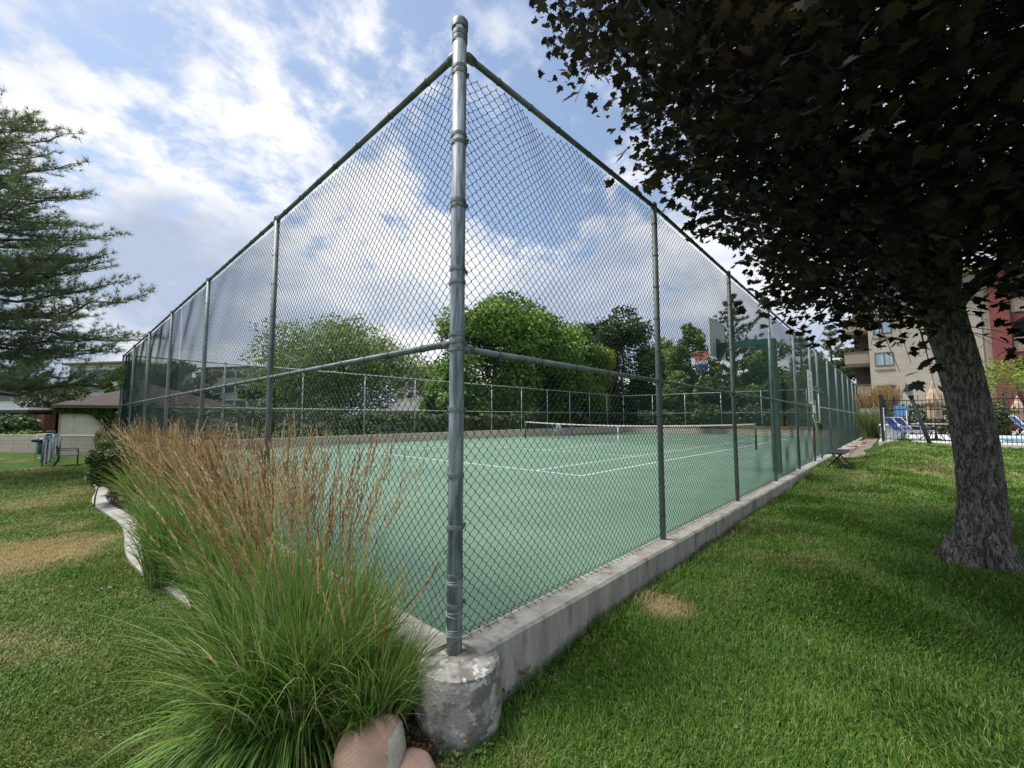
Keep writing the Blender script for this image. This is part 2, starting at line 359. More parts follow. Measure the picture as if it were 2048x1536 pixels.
M_wallb = brick_mat('cream painted brick', (.42, .37, .31), (.46, .41, .345), (.36, .32, .27), .3, .1)
M_red = brick_mat('red painted brick', (.20, .055, .055), (.235, .07, .065), (.15, .045, .045), .3, .1)
M_cream = mat('cream stucco', (.66, .62, .52), (.74, .70, .60), 3, .9, .2, c3=(.42, .38, .30), s3=1.2)
M_darkwall = mat('dark grey siding', (.04, .042, .045), (.07, .072, .075), 2, .8)
M_redbrick = mat('red brick pier', (.20, .07, .045), (.28, .11, .07), 12, .9)
M_shing = brick_mat('brown shingles', (.05, .038, .034), (.08, .06, .052), (.03, .024, .022), .35, .09)
M_shing2 = brick_mat('grey shingles', (.15, .14, .135), (.20, .19, .18), (.10, .095, .09), .35, .09)
M_tanroof = mat('tan shingles', (.30, .22, .16), (.40, .30, .22), 12, .9)
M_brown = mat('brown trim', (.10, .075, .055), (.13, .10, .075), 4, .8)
M_tanrail = brick_mat('tan vertical boards', (.31, .25, .19), (.34, .275, .21), (.17, .13, .10), .16, 6.0)
M_dark = mat('painted recess shade', (.02, .02, .022), (.04, .04, .042), 3, .9)
M_blueframe = mat('blue painted frame', (.04, .07, .16), None, rough=.5)
M_pool = mat('pool water', (.04, .36, .52), (.10, .50, .64), 6, .06, .25, spec=.6)
M_deck = mat('pale pool deck', (.50, .48, .45), (.58, .56, .53), 3, .85)
M_path = mat('brown path', (.20, .155, .12), (.30, .24, .19), 3, .9, .3)
M_netm = mat('net cord', (.03, .035, .035), None, rough=.9)
M_rednet = mat('red hoop', (.50, .07, .04), None, rough=.5)
M_bluenet = mat('blue net cord', (.04, .07, .42), None, rough=.8)
M_board = mat('white backboard', (.68, .71, .71), (.75, .77, .77), 5, .5)
M_pane = mat('pale curtain glass', (.20, .27, .33), (.36, .43, .48), 2, .15, spec=.7, stretch=(6, 6, .2))
M_lampg = mat('frosted lamp glass', (.55, .54, .50), None, rough=.3)
M_yel = mat('yellow green strip', (.34, .40, .10), None, rough=.7)
M_signink = mat('sign print', (.05, .06, .09), None, rough=.7)
M_teal = mat('teal bin', (.02, .10, .10), None, rough=.5)

# ------------------------------------------------------------------ ground, court
xs = np.concatenate([[-900, -400, -200, -100, -60], np.arange(-40, 60.01, .5), [70, 100, 200, 400, 900]])
xs = np.sort(np.concatenate([xs, [-.161, -.159, 37.559, 37.561]])); ys = np.sort(np.concatenate([xs[(xs < 37) | (xs > 38)], [18.62, 18.64]]))
GX, GY = np.meshgrid(xs, ys, indexing='ij'); GXs = np.where((GX > -.16) & (GX < 0), .01, GX); GYs = np.where((GY > -.16) & (GY < 0), .01, GY)
GZ = ground(GX, GY)
n0, n1 = GX.shape; idx = np.arange(n0*n1).reshape(n0, n1)
mb = MB(); mb.add(np.stack([GX, GY, GZ], 2).reshape(-1, 3), np.stack([idx[:-1, :-1], idx[1:, :-1], idx[1:, 1:], idx[:-1, 1:]], 2).reshape(-1, 4))
tag(mb.build('ground', M_ground, smooth=True), kind='structure')

LX, LY = 37.4, 18.44
def sheet(mb, x0, y0, x1, y1, dz, zf=court):
    v = [(x, y, float(zf(x, y))+dz-.042) for x, y in ((x0, y0), (x1, y0), (x1, y1), (x0, y1))]
    mb.add(v, np.array([(0, 1, 2, 3)]))
mb = MB(); sheet(mb, .03, .03, LX, LY, 0); tag(mb.build('tennis_court', M_court), kind='structure')
NX, YC = 18.47, 8.906; HL, HD, HSg, SV = 11.885, 5.485, 4.115, 6.4
mb = MB()
for s_ in (-1, 1):
    sheet(mb, NX-HL, YC+s_*HD-.025, NX+HL, YC+s_*HD+.025, .004)
    sheet(mb, NX-HL+.06, YC+s_*HSg-.025, NX+HL-.06, YC+s_*HSg+.025, .004)
    a_, b_ = sorted((NX+s_*HL, NX+s_*(HL+.06))); sheet(mb, a_, YC-HD-.025, b_, YC+HD+.025, .004)
    a_, b_ = sorted((NX+s_*SV, NX+s_*(SV+.05))); sheet(mb, a_, YC-HSg+.03, b_, YC+HSg-.03, .004)
    a_, b_ = sorted((NX+s_*.05, NX+s_*SV)); sheet(mb, a_, YC-.025, b_, YC+.025, .004)
    a_, b_ = sorted((NX+s_*(HL-.1), NX+s_*HL)); sheet(mb, a_, YC-.025, b_, YC+.025, .004)
tag(mb.build('court_lines', mat('white court line', (.66, .70, .68), (.76, .78, .76), 5, .6)), kind='structure')

def gate(n): return n

# curbs round the court
def curb_run(p, q, w_in, w_out, zt, name, label, m=M_conc, seg=24, depth=.75, top_extra=0.0, org=None):
    "concrete beam from p to q; inner side to the left of p->q"
    mb = MB(); p = np.array(p, float); q = np.array(q, float); t = (q-p)/np.linalg.norm(q-p); nrm = np.array([-t[1], t[0]])
    V = []; F = []
    prof = [(-w_out, -depth), (-w_out, -.02), (-w_out+.02, 0), (w_in-.005, 0.0), (w_in-.005, -depth)]
    for i in range(seg+1):
        c = p+(q-p)*i/seg
        for (o, z) in prof:
            j = (RS.rand()-.5)*.006
            V.append((*(c+nrm*(o+(j if o < 0 else 0))), float(court(*c))+zt+z+(top_extra)+(RS.rand()-.5)*.003))
    k = len(prof)
    for i in range(seg):
        for j in range(k-1): F.append((i*k+j, (i+1)*k+j, (i+1)*k+j+1, i*k+j+1))
    F.append(tuple(range(k))); F.append(tuple(range(seg*k, seg*k+k))[::-1])
    mb.add(V, F); o = mb.build(name, m, org=(p[0], p[1], -.4)); tag(o, label, 'curb'); return o
curb_run((.06, 0), (LX+.15, 0), .055, .15, CURB, 'concrete_curb', 'long straight concrete curb under the court fence beside the right hand lawn', m=M_conc2, seg=120)
curb_run((0, LY+.1), (0, .06), .055, .15, CURB, 'concrete_curb', 'concrete curb under the court fence behind the tall ornamental grasses', m=M_conc)
# far walls under the far fences
mb = MB(); mb.box(-.1, LY+.0, -.8, LX+.2, LY+.22, .30); tag(mb.build('retaining_wall', M_block, org=(0, LY, -.6)), 'low tan block wall along the far long side of the court', 'wall')
mb = MB(); mb.box(LX, .2, -.8, LX+.2, LY-.01, .16); tag(mb.build('retaining_wall', M_block, org=(LX, 0, -.6)), 'low tan wall at the far short end of the court behind the net', 'wall')

# footing
foot = MB(); prof = [(.205, -.50), (.215, -.30), (.212, -.14), (.217, -.02), (.207, 0.0), (.195, .004), (0.0, .006)]
ang = np.arange(40)*2*math.pi/40
P2 = []
for k in range(28):
    z = -.5+.5*k/27; P2.append((.226-.008*math.sin(z*9)-(.012 if k == 27 else 0), z))
P2 = [(.222, z) if z > -.03 else (r_, z) for r_, z in P2[:-1]]+[(.2215, -.003), (.215, .002), (.12, .004), (0.001, .005)]
rn = RS.rand(40, 3)
def frad(a, z):
    return 1+.02*np.sin(3*a+z*6)+.015*np.sin(7*a-11*z)+.012*np.sin(13*a+23*z)+.008*(RS.rand(*np.broadcast(a, z).shape)-.5)
foot.lathe(P2, (-.022, -.062, CURB-.028), 40, frad)
fo = foot.build('concrete_footing', mat('rough footing concrete', (.19, .18, .16), (.38, .365, .335), 9, .95, 1, bscale=55, c3=(.56, .55, .52), s3=13, t3=(.55, .60), lo=.42, hi=.58), smooth=True, org=(-.022, -.062, -.4), autosmooth=True)
tag(fo, 'round rough concrete footing at the foot of the tall corner post', 'footing')

# ------------------------------------------------------------------ chain link fences
def interp(xp, fp): return lambda s: np.interp(s, xp, fp)
def chain(mb, o, t, nrm, s0, s1, ztop, zbot, h=.0365, r=.0025, hi=True, wob=None, gap=None):
    K = int((s1-s0)/h); sk = s0+np.arange(K)*h
    if gap is not None: sk = sk[~((sk > gap[0]) & (sk < gap[1]))]; K = len(sk)
    zt = ztop(sk); zb = zbot(sk); R = int(round(np.mean(zt-zb)/h))
    j = np.arange(R+1); par = (np.round((sk-s0)/h).astype(int)[:, None]+j[None, :]) % 2          # 0 left, 1 right
    x = sk[:, None]+np.where(par == 1, h+.0012, -.0012); z = zb[:, None]+(zt-zb)[:, None]*j[None, :]/R
    if hi:
        xx = np.repeat(x, 2, 1); z2 = np.repeat(z, 2, 1); z2[:, 0::2] -= .0035; z2[:, 1::2] += .0035
        yy = np.zeros_like(xx); sgn = np.where(par == 1, 1, -1)*.0024
        yy[:, 0::2] = -sgn; yy[:, 1::2] = sgn
    else: xx, z2, yy = x, z, np.zeros_like(x)
    if wob is not None:
        dy, dx = wob(xx, z2); yy = yy+dy; xx = xx+dx
    if hi: ringo = np.array([(1.25*r, 0), (0, r), (-1.25*r, 0), (0, -r)])
    else: ringo = np.array([(1.25*r, 0), (-.6*r, r), (-.6*r, -r)])
    n = len(ringo); Rn = xx.shape[1]
    S = xx[:, :, None]+ringo[:, 0]; Yn = yy[:, :, None]+ringo[:, 1]; Z = np.repeat(z2[:, :, None], n, 2)
    V = np.stack([o[0]+t[0]*S+nrm[0]*Yn, o[1]+t[1]*S+nrm[1]*Yn, Z], 3).reshape(-1, 3)
    base = (np.arange(K)[:, None, None]*Rn+np.arange(Rn-1)[None, :, None])*n; k = np.arange(n)[None, None, :]; k2 = (k+1) % n
    F = np.stack([base+k, base+k2, base+n+k2, base+n+k], 3).reshape(-1, 4)
    mb.add(V, F)

def fence_posts(rt, pts, zb, zt, r, m, n=12, ties=None, outn=None):
    for i, p in enumerate(pts):
        mb = MB(); b, tp = zb(i), zt(i); mb.tube([(p[0], p[1], b), (p[0], p[1], b+.5*(tp-b)), (p[0], p[1], tp)], r, n)
        po = mb.build('post', m, rt, smooth=True)
        c = MB(); c.lathe([(r+.004, -.05), (r+.004, .0), (r*.7, .022), (.001, .03)], (p[0], p[1], tp+.0), n); c.build('post_cap', M_band, po, smooth=True)
        if ties and i < ties:
            for z in np.arange(b+.25, tp-.2, .36): tb = MB(); tb.ring((p[0], p[1], z+RS.rand()*.04), (0, .08, 1), r+.002, .0024, 14, 4); tb.build('wire_tie', M_wire, po, smooth=True)

# left fence, along +Y at x=0
SLp = [3.19, 6.3, 9.4, 12.45, 15.5, LY]
zt_l = interp([0, 3.19, 6.3, 9.4, 12.45, 15.5, LY], [3.55, 3.50, 3.49, 3.475, 3.455, 3.45, 3.43])
zm_l = interp([0, LY], [1.70, 1.66]); zb_l = interp([0, LY], [CURB+.005, CURB-.02])
F1 = root('chain_link_fence', 'tall green chain link court fence on grey pipes running left behind the tall grasses', 'fence', (0, 9, 0))
# the mesh hangs on the inside of the pipes
mb = MB()
def wobL(x, z):
    k = smst(3.2, 7, x)*smst(1.9, 2.9, z)
    dy = .010*k*np.sin(x*5.1+np.sin(z*2.1)*1.3)*np.sin(z*3.0+x)+.006*np.sin(z*7)*np.sin(x*3)
    dx = .006*k*np.sin(z*6+x*2.3)*np.sin(x*3.7)+.003*np.sin(z*9+x*4)
    return dy, dx
o2 = (.04, 0.0); tL = (0, 1); nL = (1, 0)
chain(mb, o2, tL, nL, .05, 8.6, lambda s: zt_l(s)-.015, lambda s: zb_l(s)+.01, wob=wobL)
chain(mb, o2, tL, nL, 8.6+.04, LY, lambda s: zt_l(s)-.015, lambda s: zb_l(s)+.01, hi=False, wob=wobL)
mb.build('chain_link_mesh', M_wire, F1)
fence_posts(F1, [(0, s) for s in SLp], lambda i: CURB-.03, lambda i: float(zt_l(SLp[i]))+.03, .030, M_postg, ties=4)
def rail(rt, name, pts, r, m, ties_to=0, step=.42):
    mb = MB(); mb.tube(pts, r, 12); o = mb.build(name, m, rt, smooth=True)
    if ties_to:
        P = np.array(pts, float); L = np.concatenate([[0], np.cumsum(np.linalg.norm(np.diff(P, axis=0), axis=1))])
        t = (P[-1]-P[0]); t /= np.linalg.norm(t); s = .28
        while s < ties_to:
            c = [np.interp(s, L, P[:, k]) for k in range(3)]; tb = MB(); tb.ring(c, t+np.array([.05, .05, .06]), r+.0025, .0026, 14, 4); tb.build('wire_tie', M_wire, o, smooth=True); s += step*(.8+.4*RS.rand())
    return o
rail(F1, 'top_rail', [(0, s, float(zt_l(s))) for s in [.06]+SLp], .0215, M_postg, 12)
rail(F1, 'middle_rail', [(0, s, float(zm_l(s))) for s in [.06]+SLp], .0215, M_postg, 12)
mb = MB(); mb.tube([(.045, .06, .03), (.045, LY, .0)], .002, 5); mb.build('tension_wire', M_band, F1)
mb = MB(); mb.box(.034, .052, CURB, .046, .066, 3.50); mb.build('tension_bar', M_rust, F1)

# right fence, along +X at y=0 (with the corner post)
SRp = [2.88, 5.75, 8.63, 11.5, 14.3, 15.9, 18.9, 22.1, 25.2, 28.3, 31.4, 34.4, LX]
zt_r = interp([0, 2.88, 5.75, 8.63, 11.5, 20, LX], [3.56, 3.635, 3.585, 3.55, 3.52, 3.46, 3.34])
zm_r = interp([0, LX], [1.665, 1.42]); zb_r = lambda s: CURB-.0063*np.asarray(s, float)
F2 = root('chain_link_fence', 'tall green chain link court fence on grey pipes running right above the lawn curb', 'fence', (12, 0, 0))
GA, GB = 14.3, 15.9
def wobR(x, z):
    k = (1-smst(.5, 2.2, x))*smst(2.7, 3.4, z)
    dy = .035*k*np.sin(x*7+z*4)+.006*np.sin(z*6)*np.sin(x*2.6)
    dx = .020*k*np.sin(z*5.5+2.2*x)+.003*np.sin(z*8+x*5)
    k2 = smst(6.0, 8.0, x)*(1-smst(.7, 1.2, z)); dy = dy+.014*k2*np.sin(x*4.3)*np.sin(z*5); dx = dx+.010*k2*np.sin(z*7+x*2)
    return dy, dx
mb = MB(); o2 = (0.0, .04); tR = (1, 0); nR = (0, 1)
def zt_rm(s): return zt_r(s)-.02-.035*(1-smst(.4, 2.4, s))*(.6+.4*np.sin(s*9))
chain(mb, o2, tR, nR, .075, 9.0, zt_rm, lambda s: zb_r(s)+.012, wob=wobR)
chain(mb, o2, tR, nR, 9.04, GA, lambda s: zt_r(s)-.02, lambda s: zb_r(s)+.012, hi=False, wob=wobR)
chain(mb, o2, tR, nR, GB, LX, lambda s: zt_r(s)-.02, lambda s: zb_r(s)+.012, hi=False)
chain(mb, o2, tR, nR, GA+.03, GB-.03, lambda s: zt_r(s)-.02, lambda s: zt_r(s)*0+2.15, hi=False)
mb.build('chain_link_mesh', M_wire, F2)
# knuckled wire ends resting on the curb
mb = MB(); hh = .073; KN = []
for i in range(150):
    s = .11+i*hh; z = float(zb_r(s))+.018; yo = .04-.05-.02*RS.rand(); j = RS.rand()*.008
    KN += [(s-.030, .038, z+.022), (s, yo+.02, z+.004), (s+.004+j, yo, z-.004), (s+.008, yo+.02, z+.006)]
mb.tube(KN, .0019, 4)
mb.build('knuckled_wire_ends', M_wire, F2)
fence_posts(F2, [(s, 0) for s in SRp], lambda i: float(zb_r(SRp[i]))-.03, lambda i: float(zt_r(SRp[i]))+.03, .031, M_postg, ties=5)
rail(F2, 'top_rail', [(s, 0, float(zt_r(s))) for s in [.07]+SRp], .0215, M_postg, 9)
rail(F2, 'middle_rail', [(s, 0, float(zm_r(s))) for s in [.07]+SRp[:5]], .0215, M_postg, 11, .5)
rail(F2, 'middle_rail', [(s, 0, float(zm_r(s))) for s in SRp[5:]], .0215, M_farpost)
mb = MB(); mb.tube([(.06, .045, .0), (GA, .045, -.09)], .002, 5); mb.build('tension_wire', M_band, F2)
mb = MB(); mb.box(.066, .034, CURB, .080, .046, 3.50); mb.build('tension_bar', M_rust, F2)
# corner post
PR = .0435; PX, PY, PT, PB = -.012, -.012, 3.73, CURB-.06
mb = MB(); mb.tube([(PX, PY, PB), (PX, PY, .9), (PX, PY, 2.2), (PX, PY, PT)], PR, 28); cp = mb.build('post', M_post, F2, smooth=True)
tag(cp, 'thick galvanised corner post with bands')
mb = MB(); mb.lathe([(PR+.001, -.046), (PR+.008, -.045), (PR+.009, .0), (PR+.005, .007), (PR*.8, .012), (.001, .017)], (PX, PY, PT), 28); mb.build('post_cap', M_band, cp, smooth=True, autosmooth=True)
def band(z, h=.022, ang=None, r=.0045):
    b = MB(); b.lathe([(PR, -h/2), (PR+r, -h/2), (PR+r+.001, 0), (PR+r, h/2), (PR, h/2)], (PX, PY, z), 28)
    if ang is not None:
        c, s = math.cos(ang), math.sin(ang); ux, uy = c, s; p0 = np.array([PX+c*PR, PY+s*PR, z]); p1 = np.array([PX+c*(PR+.030), PY+s*(PR+.030), z])
        b.beam(p0, p1, .014, h); t = np.array([-s, c, 0])*.016; q = p0*.35+p1*.65
        b.tube([q-t, q+t], .0055, 8)
    b.build('brace_band', M_band, cp, smooth=True, autosmooth=True)
for z in (3.645, 3.61): band(z, .03)
for z, a_ in ((3.42, 0), (3.385, 1.57), (2.98, 0), (2.93, 1.57), (2.56, 0), (2.53, 1.57), (2.14, 0), (2.06, 1.57), (1.745, 1.57), (1.70, 0), (1.655, 1.57),
              (1.30, 0), (.92, 1.57), (.63, 0), (.36, 1.57), (.20, 0)): band(z, .024, a_)
b = MB()
for z in (.335, .325, .315, .165, .15, .075, .065, .055, .045, .035): b.ring((PX, PY, z), (.05*RS.randn(), .05*RS.randn(), 1), PR+.003, .0016, 24, 4)
b.build('wrapped_wire', M_farpost, cp, smooth=True)
for z, dx, dy in ((float(zt_r(0)), 1, 0), (float(zt_l(0)), 0, 1), (float(zm_r(0)), 1, 0), (float(zm_l(0)), 0, 1)):
    b = MB(); b.tube([(dx*(.040), dy*.040, z), (dx*.055, dy*.055, z), (dx*.075, dy*.075, z), (dx*.12, dy*.12, z)], [.016, .029, .031, .026], 14)
    b.build('rail_end_cup', M_band, cp, smooth=True)

# far fences
F3 = root('chain_link_fence', 'far long side court fence with pale pipes in front of the background trees', 'fence', (18, LY, 0))
SB = [3.1*i for i in range(1, 12)]; zt3 = interp([0, LX], [3.46, 3.30])
mb = MB(); chain(mb, (0, LY+.03), (1, 0), (0, 1), .03, LX, lambda s: zt3(s), lambda s: zt3(s)*0+.3, h=.05, r=.0022, hi=False); mb.build('chain_link_mesh', M_wire, F3)
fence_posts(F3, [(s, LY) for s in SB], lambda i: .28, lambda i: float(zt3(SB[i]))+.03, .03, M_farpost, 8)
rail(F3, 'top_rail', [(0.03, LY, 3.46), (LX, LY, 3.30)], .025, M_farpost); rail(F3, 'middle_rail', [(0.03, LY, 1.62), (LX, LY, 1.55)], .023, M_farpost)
F4 = root('chain_link_fence', 'far short end court fence with pale pipes beyond the tennis net', 'fence', (LX, 9, 0))
SE = [LY-3.07*i for i in range(0, 6)]
mb = MB(); chain(mb, (LX-.03, 0), (0, 1), (1, 0), .1, LY-.05, lambda s: s*0+3.31, lambda s: s*0+.17, h=.05, r=.0022, hi=False); mb.build('chain_link_mesh', M_wire, F4)
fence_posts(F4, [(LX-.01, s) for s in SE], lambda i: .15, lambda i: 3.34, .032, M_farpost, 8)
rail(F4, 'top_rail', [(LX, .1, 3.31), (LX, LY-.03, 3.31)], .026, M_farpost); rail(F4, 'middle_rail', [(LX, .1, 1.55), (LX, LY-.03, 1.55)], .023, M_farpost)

# gate
gt = root('chain_link_gate', 'narrow chain link gate in the right court fence behind the black bench', 'gate', (GA, 0, -.1))
mb = MB(); z0 = -.08
for a_, b_ in (((GA+.07, 0, z0), (GA+.07, 0, 2.08)), ((GB-.07, 0, z0), (GB-.07, 0, 2.08)), ((GA+.07, 0, 2.08), (GB-.07, 0, 2.08)), ((GA+.07, 0, z0+.04), (GB-.07, 0, z0+.04)), ((GA+.07, 0, 1.05), (GB-.07, 0, 1.05))):
    mb.tube([a_, b_], .021, 8)
mb.build('gate_frame', M_farpost, gt, smooth=True)
mb = MB(); chain(mb, (0, .0), (1, 0), (0, 1), GA+.1, GB-.1, lambda s: s*0+2.06, lambda s: s*0-.03, hi=False); mb.build('chain_link_mesh', M_wire, gt)
mb = MB(); mb.box(GB-.22, -.09, .82, GB-.05, .05, 1.0); mb.tube([(GB-.3, -.06, .80), (GB+.06, -.06, .80)], .012, 6); mb.build('latch', M_black, gt)
mb = MB(); mb.tube([(GA-.05, -.03, 2.10), (GA+.1, -.12, 2.15), (GB+.05, -.1, 2.06)], .018, 8); mb.tube([(GA, 0, 2.22), (GB, -.06, 2.2)], .015, 8); mb.tube([(GB-.1, -.1, 2.05), (GB+.14, -.12, 2.05)], .03, 8); mb.build('closer_arm', M_band, gt, smooth=True)
mb = MB(); mb.box(GA+.12, -.06, .25, GA+.30, -.045, 1.75); mb.build('kick_strip', M_yel, gt)
sg = root('court_rules_sign', 'tall white rules sign with lines of print wired on the fence left of the gate', 'sign', (13.6, 0, 1.6))
mb = MB(); mb.box(13.25, -.062, 1.62, 14.1, -.05, 2.62); mb.build('panel', M_white, sg)
mb = MB()
for i in range(11):
    z = 1.72+i*.055; mb.box(13.37, -.0645, z, 13.37+.35+.24*((i*37) % 5)/4, -.0625, z+.018)
mb.build('printed_lines', M_signink, sg)
mb = MB(); mb.lathe([(.001, 0), (.07, 0), (.07, .002), (.001, .002)], (0, 0, 0), 16); v = mb.v[-1]; mb.v[-1] = np.stack([v[:, 0]+13.68, -.0625-v[:, 2], v[:, 1]+2.46], 1); mb.box(13.58, -.0645, 2.28, 13.78, -.0625, 2.31)
mb.build('emblem', mat('sign blue', (.04, .14, .42), None, rough=.5), sg)
mb = MB(); mb.box(13.95, -.10, 1.34, 14.16, -.045, 1.60); mb.box(13.98, -.102, 1.38, 14.02, -.1, 1.42); tag(mb.build('key_box', M_white, org=(14.05, -.07, 1.34), bevel=.008), 'small white box on the gate post under the rules sign', 'box')
mb = MB(); mb.box(13.78, -.07, .30, 14.08, -.052, 1.20); tag(mb.build('panel_board', mat('rust brown board', (.085, .04, .028), (.11, .055, .04), 5, .8), org=(13.9, -.06, .3)), 'rust brown board fixed low on the fence left of the gate', 'board')
mb = MB(); mb.box(13.7, -.10, 1.02, 14.1, -.075, 1.28, R=np.array([[.7, 0, .7], [0, 1, 0], [-.7, 0, .7]]), c=(3.3, 0, 9.9)); 
mb = MB(); mb.beam((13.62, -.09, 1.27), (14.15, -.09, .78), .02, .07); tag(mb.build('diagonal_strap', M_white, org=(13.9, -.09, 1)), 'white diagonal strap hanging below the rules sign', 'strap')
# bench by the gate
bn = root('bench', 'black backless bench on splayed legs by the court gate', 'bench', (13.6, -.62, -.24))
gz = float(ground(13.6, -.7)); mb = MB()
for k in range(4): mb.box(12.85, -.83+k*.105, gz+.44, 14.6, -.83+k*.105+.09, gz+.475)
mb.build('seat', M_black, bn)
for sx in (13.15, 14.3):
    for sy in (-1, 1):
        b = MB(); b.beam((sx, -.63-sy*.10, gz+.44), (sx+.02, -.63+sy*.26, gz-.01), .035, .03); b.build('leg', M_black, bn)
b = MB(); b.beam((13.15, -.63, gz+.2), (14.3, -.63, gz+.2), .03, .03); b.build('stretcher', M_black, bn)

# flagstones edging beyond the gate
STONES = []
ORDN = 'nearest second third fourth fifth sixth seventh eighth ninth tenth eleventh twelfth thirteenth fourteenth fifteenth sixteenth seventeenth eighteenth nineteenth twentieth'.split()
for i in range(20):
    s = 16.6+i*.62; y = -.30-.22*RS.rand(); r = .22+.16*RS.rand(); n = 7; gz = float(ground(s, y))
    poly = [(s+r*1.15*math.cos(a)*(.75+.4*RS.rand()), y+r*.7*math.sin(a)*(.75+.4*RS.rand())) for a in np.arange(n)*2*math.pi/n]
    STONES.append((s, y)); mb = MB(); mb.prism(poly, gz-.05, gz+.06+.1*RS.rand())
    tag(mb.build('edging_stone', M_flag, org=(s, y, gz), bevel=.012), ORDN[i]+' stone from the gate in the rough tan row along the foot of the fence', 'stone', 'tan edging stones along the far fence')
for u, v, r, wl in ((1655, 929, .3, 'broadest flat pale stone under the black bench'), (1690, 931, .22, 'flat pale stone in the grass to the right of the bench'), (1645, 926, .25, 'flat pale stone against the curb end behind the bench')):
    p = gpt(u, v, -.22); gz = float(ground(p[0], p[1])); mb = MB(); mb.prism([(p[0]+r*1.3*math.cos(a)*(.7+.4*RS.rand()), p[1]+r*.6*math.sin(a)*(.7+.4*RS.rand())) for a in np.arange(7)*.9], gz-.02, gz+.035)
    tag(mb.build('stepping_stone', M_flag, org=(p[0], p[1], gz)), wl, 'stone', 'stepping stones by the bench')

# ------------------------------------------------------------------ tennis net
tn = root('tennis_net', 'low tennis net with white top band across the green court', 'net', (NX, YC, float(court(NX, YC))))
Y0, Y1 = YC-6.40, YC+6.40; cz0 = float(court(NX, YC))
def nz(y): return cz0+.914+.156*((y-YC)/6.4)**2
for y, lab in ((Y0, 'near'), (Y1, 'far')):
    b = MB(); b.tube([(NX, y, cz0-.02), (NX, y, cz0+1.10)], .045, 12); b.lathe([(.05, 0), (.05, .03), (.001, .04)], (NX, y, cz0+1.09), 12); b.build('net_post', M_green, tn, smooth=True)
ysn = np.linspace(Y0+.05, Y1-.05, 40)
b = MB(); V = []; 
for y in ysn: V += [(NX-.012, y, nz(y)-.06), (NX-.012, y, nz(y)), (NX+.012, y, nz(y)), (NX+.012, y, nz(y)-.06)]
F = np.array([(i*4+j, i*4+(j+1) % 4, (i+1)*4+(j+1) % 4, (i+1)*4+j) for i in range(39) for j in range(4)]); b.add(V, F); b.build('top_band', M_white, tn)
b = MB(); b.box(NX-.015, YC-.025, cz0, NX+.016, YC+.025, nz(YC)); b.build('centre_strap', M_white, tn)
b = MB()
for y in np.arange(Y0+.08, Y1-.08, .05): b.box(NX-.002, y-.0025, cz0+.03, NX+.002, y+.0025, nz(y)-.05)
for k in range(19):
    for i in range(13):
        ya, yb = Y0+.05+i*(12.7/13), Y0+.05+(i+1)*(12.7/13); b.beam((NX+.0045, ya, nz(ya)-.06-k*.046), (NX+.0045, yb, nz(yb)-.06-k*.046), .003, .005)
b.build('netting', M_netm, tn)
# chair behind the net
def folding_chair(loc, label, m1, m2):
    x, y, z = loc; r = root('folding_chair', label, 'chair', loc)
    b = MB(); b.box(x-.22, y-.22, z+.43, x+.22, y+.22, z+.46); b.build('seat', m1, r); b = MB(); b.box(x+.2, y-.22, z+.6, x+.235, y+.22, z+.9); b.build('backrest', m1, r)
    for sx, ex in ((-.2, .18), (.22, -.2)):
        for sy in (-.22, .22): b = MB(); b.tube([(x+ex, y+sy, z+.45 if sx < 0 else z+.9), (x+sx, y+sy, z)], .014, 6); b.build('leg', m2, r)
px_, py_ = 21.5, 14.6
folding_chair((21.6, 15.2, float(court(21.6, 15.2))), 'pale folding chair on the court behind the far end of the net', mat('grey green plastic', (.32, .38, .37), None, rough=.5), M_farpost)
folding_chair((24.6, 16.2, float(court(24.6, 16.2))), 'dark chair on the far court beyond the pale folding chair', M_darkwall, M_band)

# ------------------------------------------------------------------ basketball hoop
hx = 9.95; bh = root('basketball_hoop', 'green gooseneck basketball hoop standing inside the right court fence', 'hoop', (hx, .2, -.06))
hz0 = -.07; ztp = 3.12
b = MB(); b.box(hx-.085, .12, hz0, hx+.085, .29, ztp-.14); b.box(hx-.085, .12, ztp-.1399, hx+.085, .29, ztp); b.build('post', M_green, bh, bevel=.015)
b = MB(); b.beam((hx, .29, ztp-.075), (hx, 1.36, ztp+.02-.07), .12, .15); b.add([(hx-.05, .291, ztp-.35), (hx+.05, .291, ztp-.35), (hx+.05, .291, ztp-.15), (hx-.05, .291, ztp-.15), (hx-.05, .6, ztp-.14), (hx+.05, .6, ztp-.14)], [(0, 3, 4), (1, 5, 2), (0, 4, 5, 1)]); b.build('arm', M_green, bh)
b = MB(); b.add([(hx-.12, 1.2, ztp-.1), (hx+.12, 1.2, ztp-.1), (hx+.12, 1.385, ztp-.1), (hx-.12, 1.385, ztp-.1), (hx-.12, 1.385, ztp-.42), (hx+.12, 1.385, ztp-.42)], [(0, 1, 2, 3), (0, 3, 4), (1, 5, 2), (0, 4, 5, 1), (3, 2, 5, 4)]); b.box(hx-.13, 1.386, ztp-.45, hx+.13, 1.41, ztp+.13); b.build('bracket', M_green, bh)
b = MB(); b.box(hx-.63, 1.412, ztp-.35, hx+.63, 1.437, ztp+.60); bo = b.build('backboard', M_board, bh, bevel=.02)
b = MB()
for (a0, a1, c0, c1) in ((-.63, .63, ztp-.36, ztp-.325), (-.63, .63, ztp+.57, ztp+.605), (-.64, -.605, ztp-.32, ztp+.565), (.605, .64, ztp-.32, ztp+.565)): b.box(hx+a0, 1.405, c0, hx+a1, 1.443, c1)
b.build('backboard_edge', M_white, bo)
b = MB()
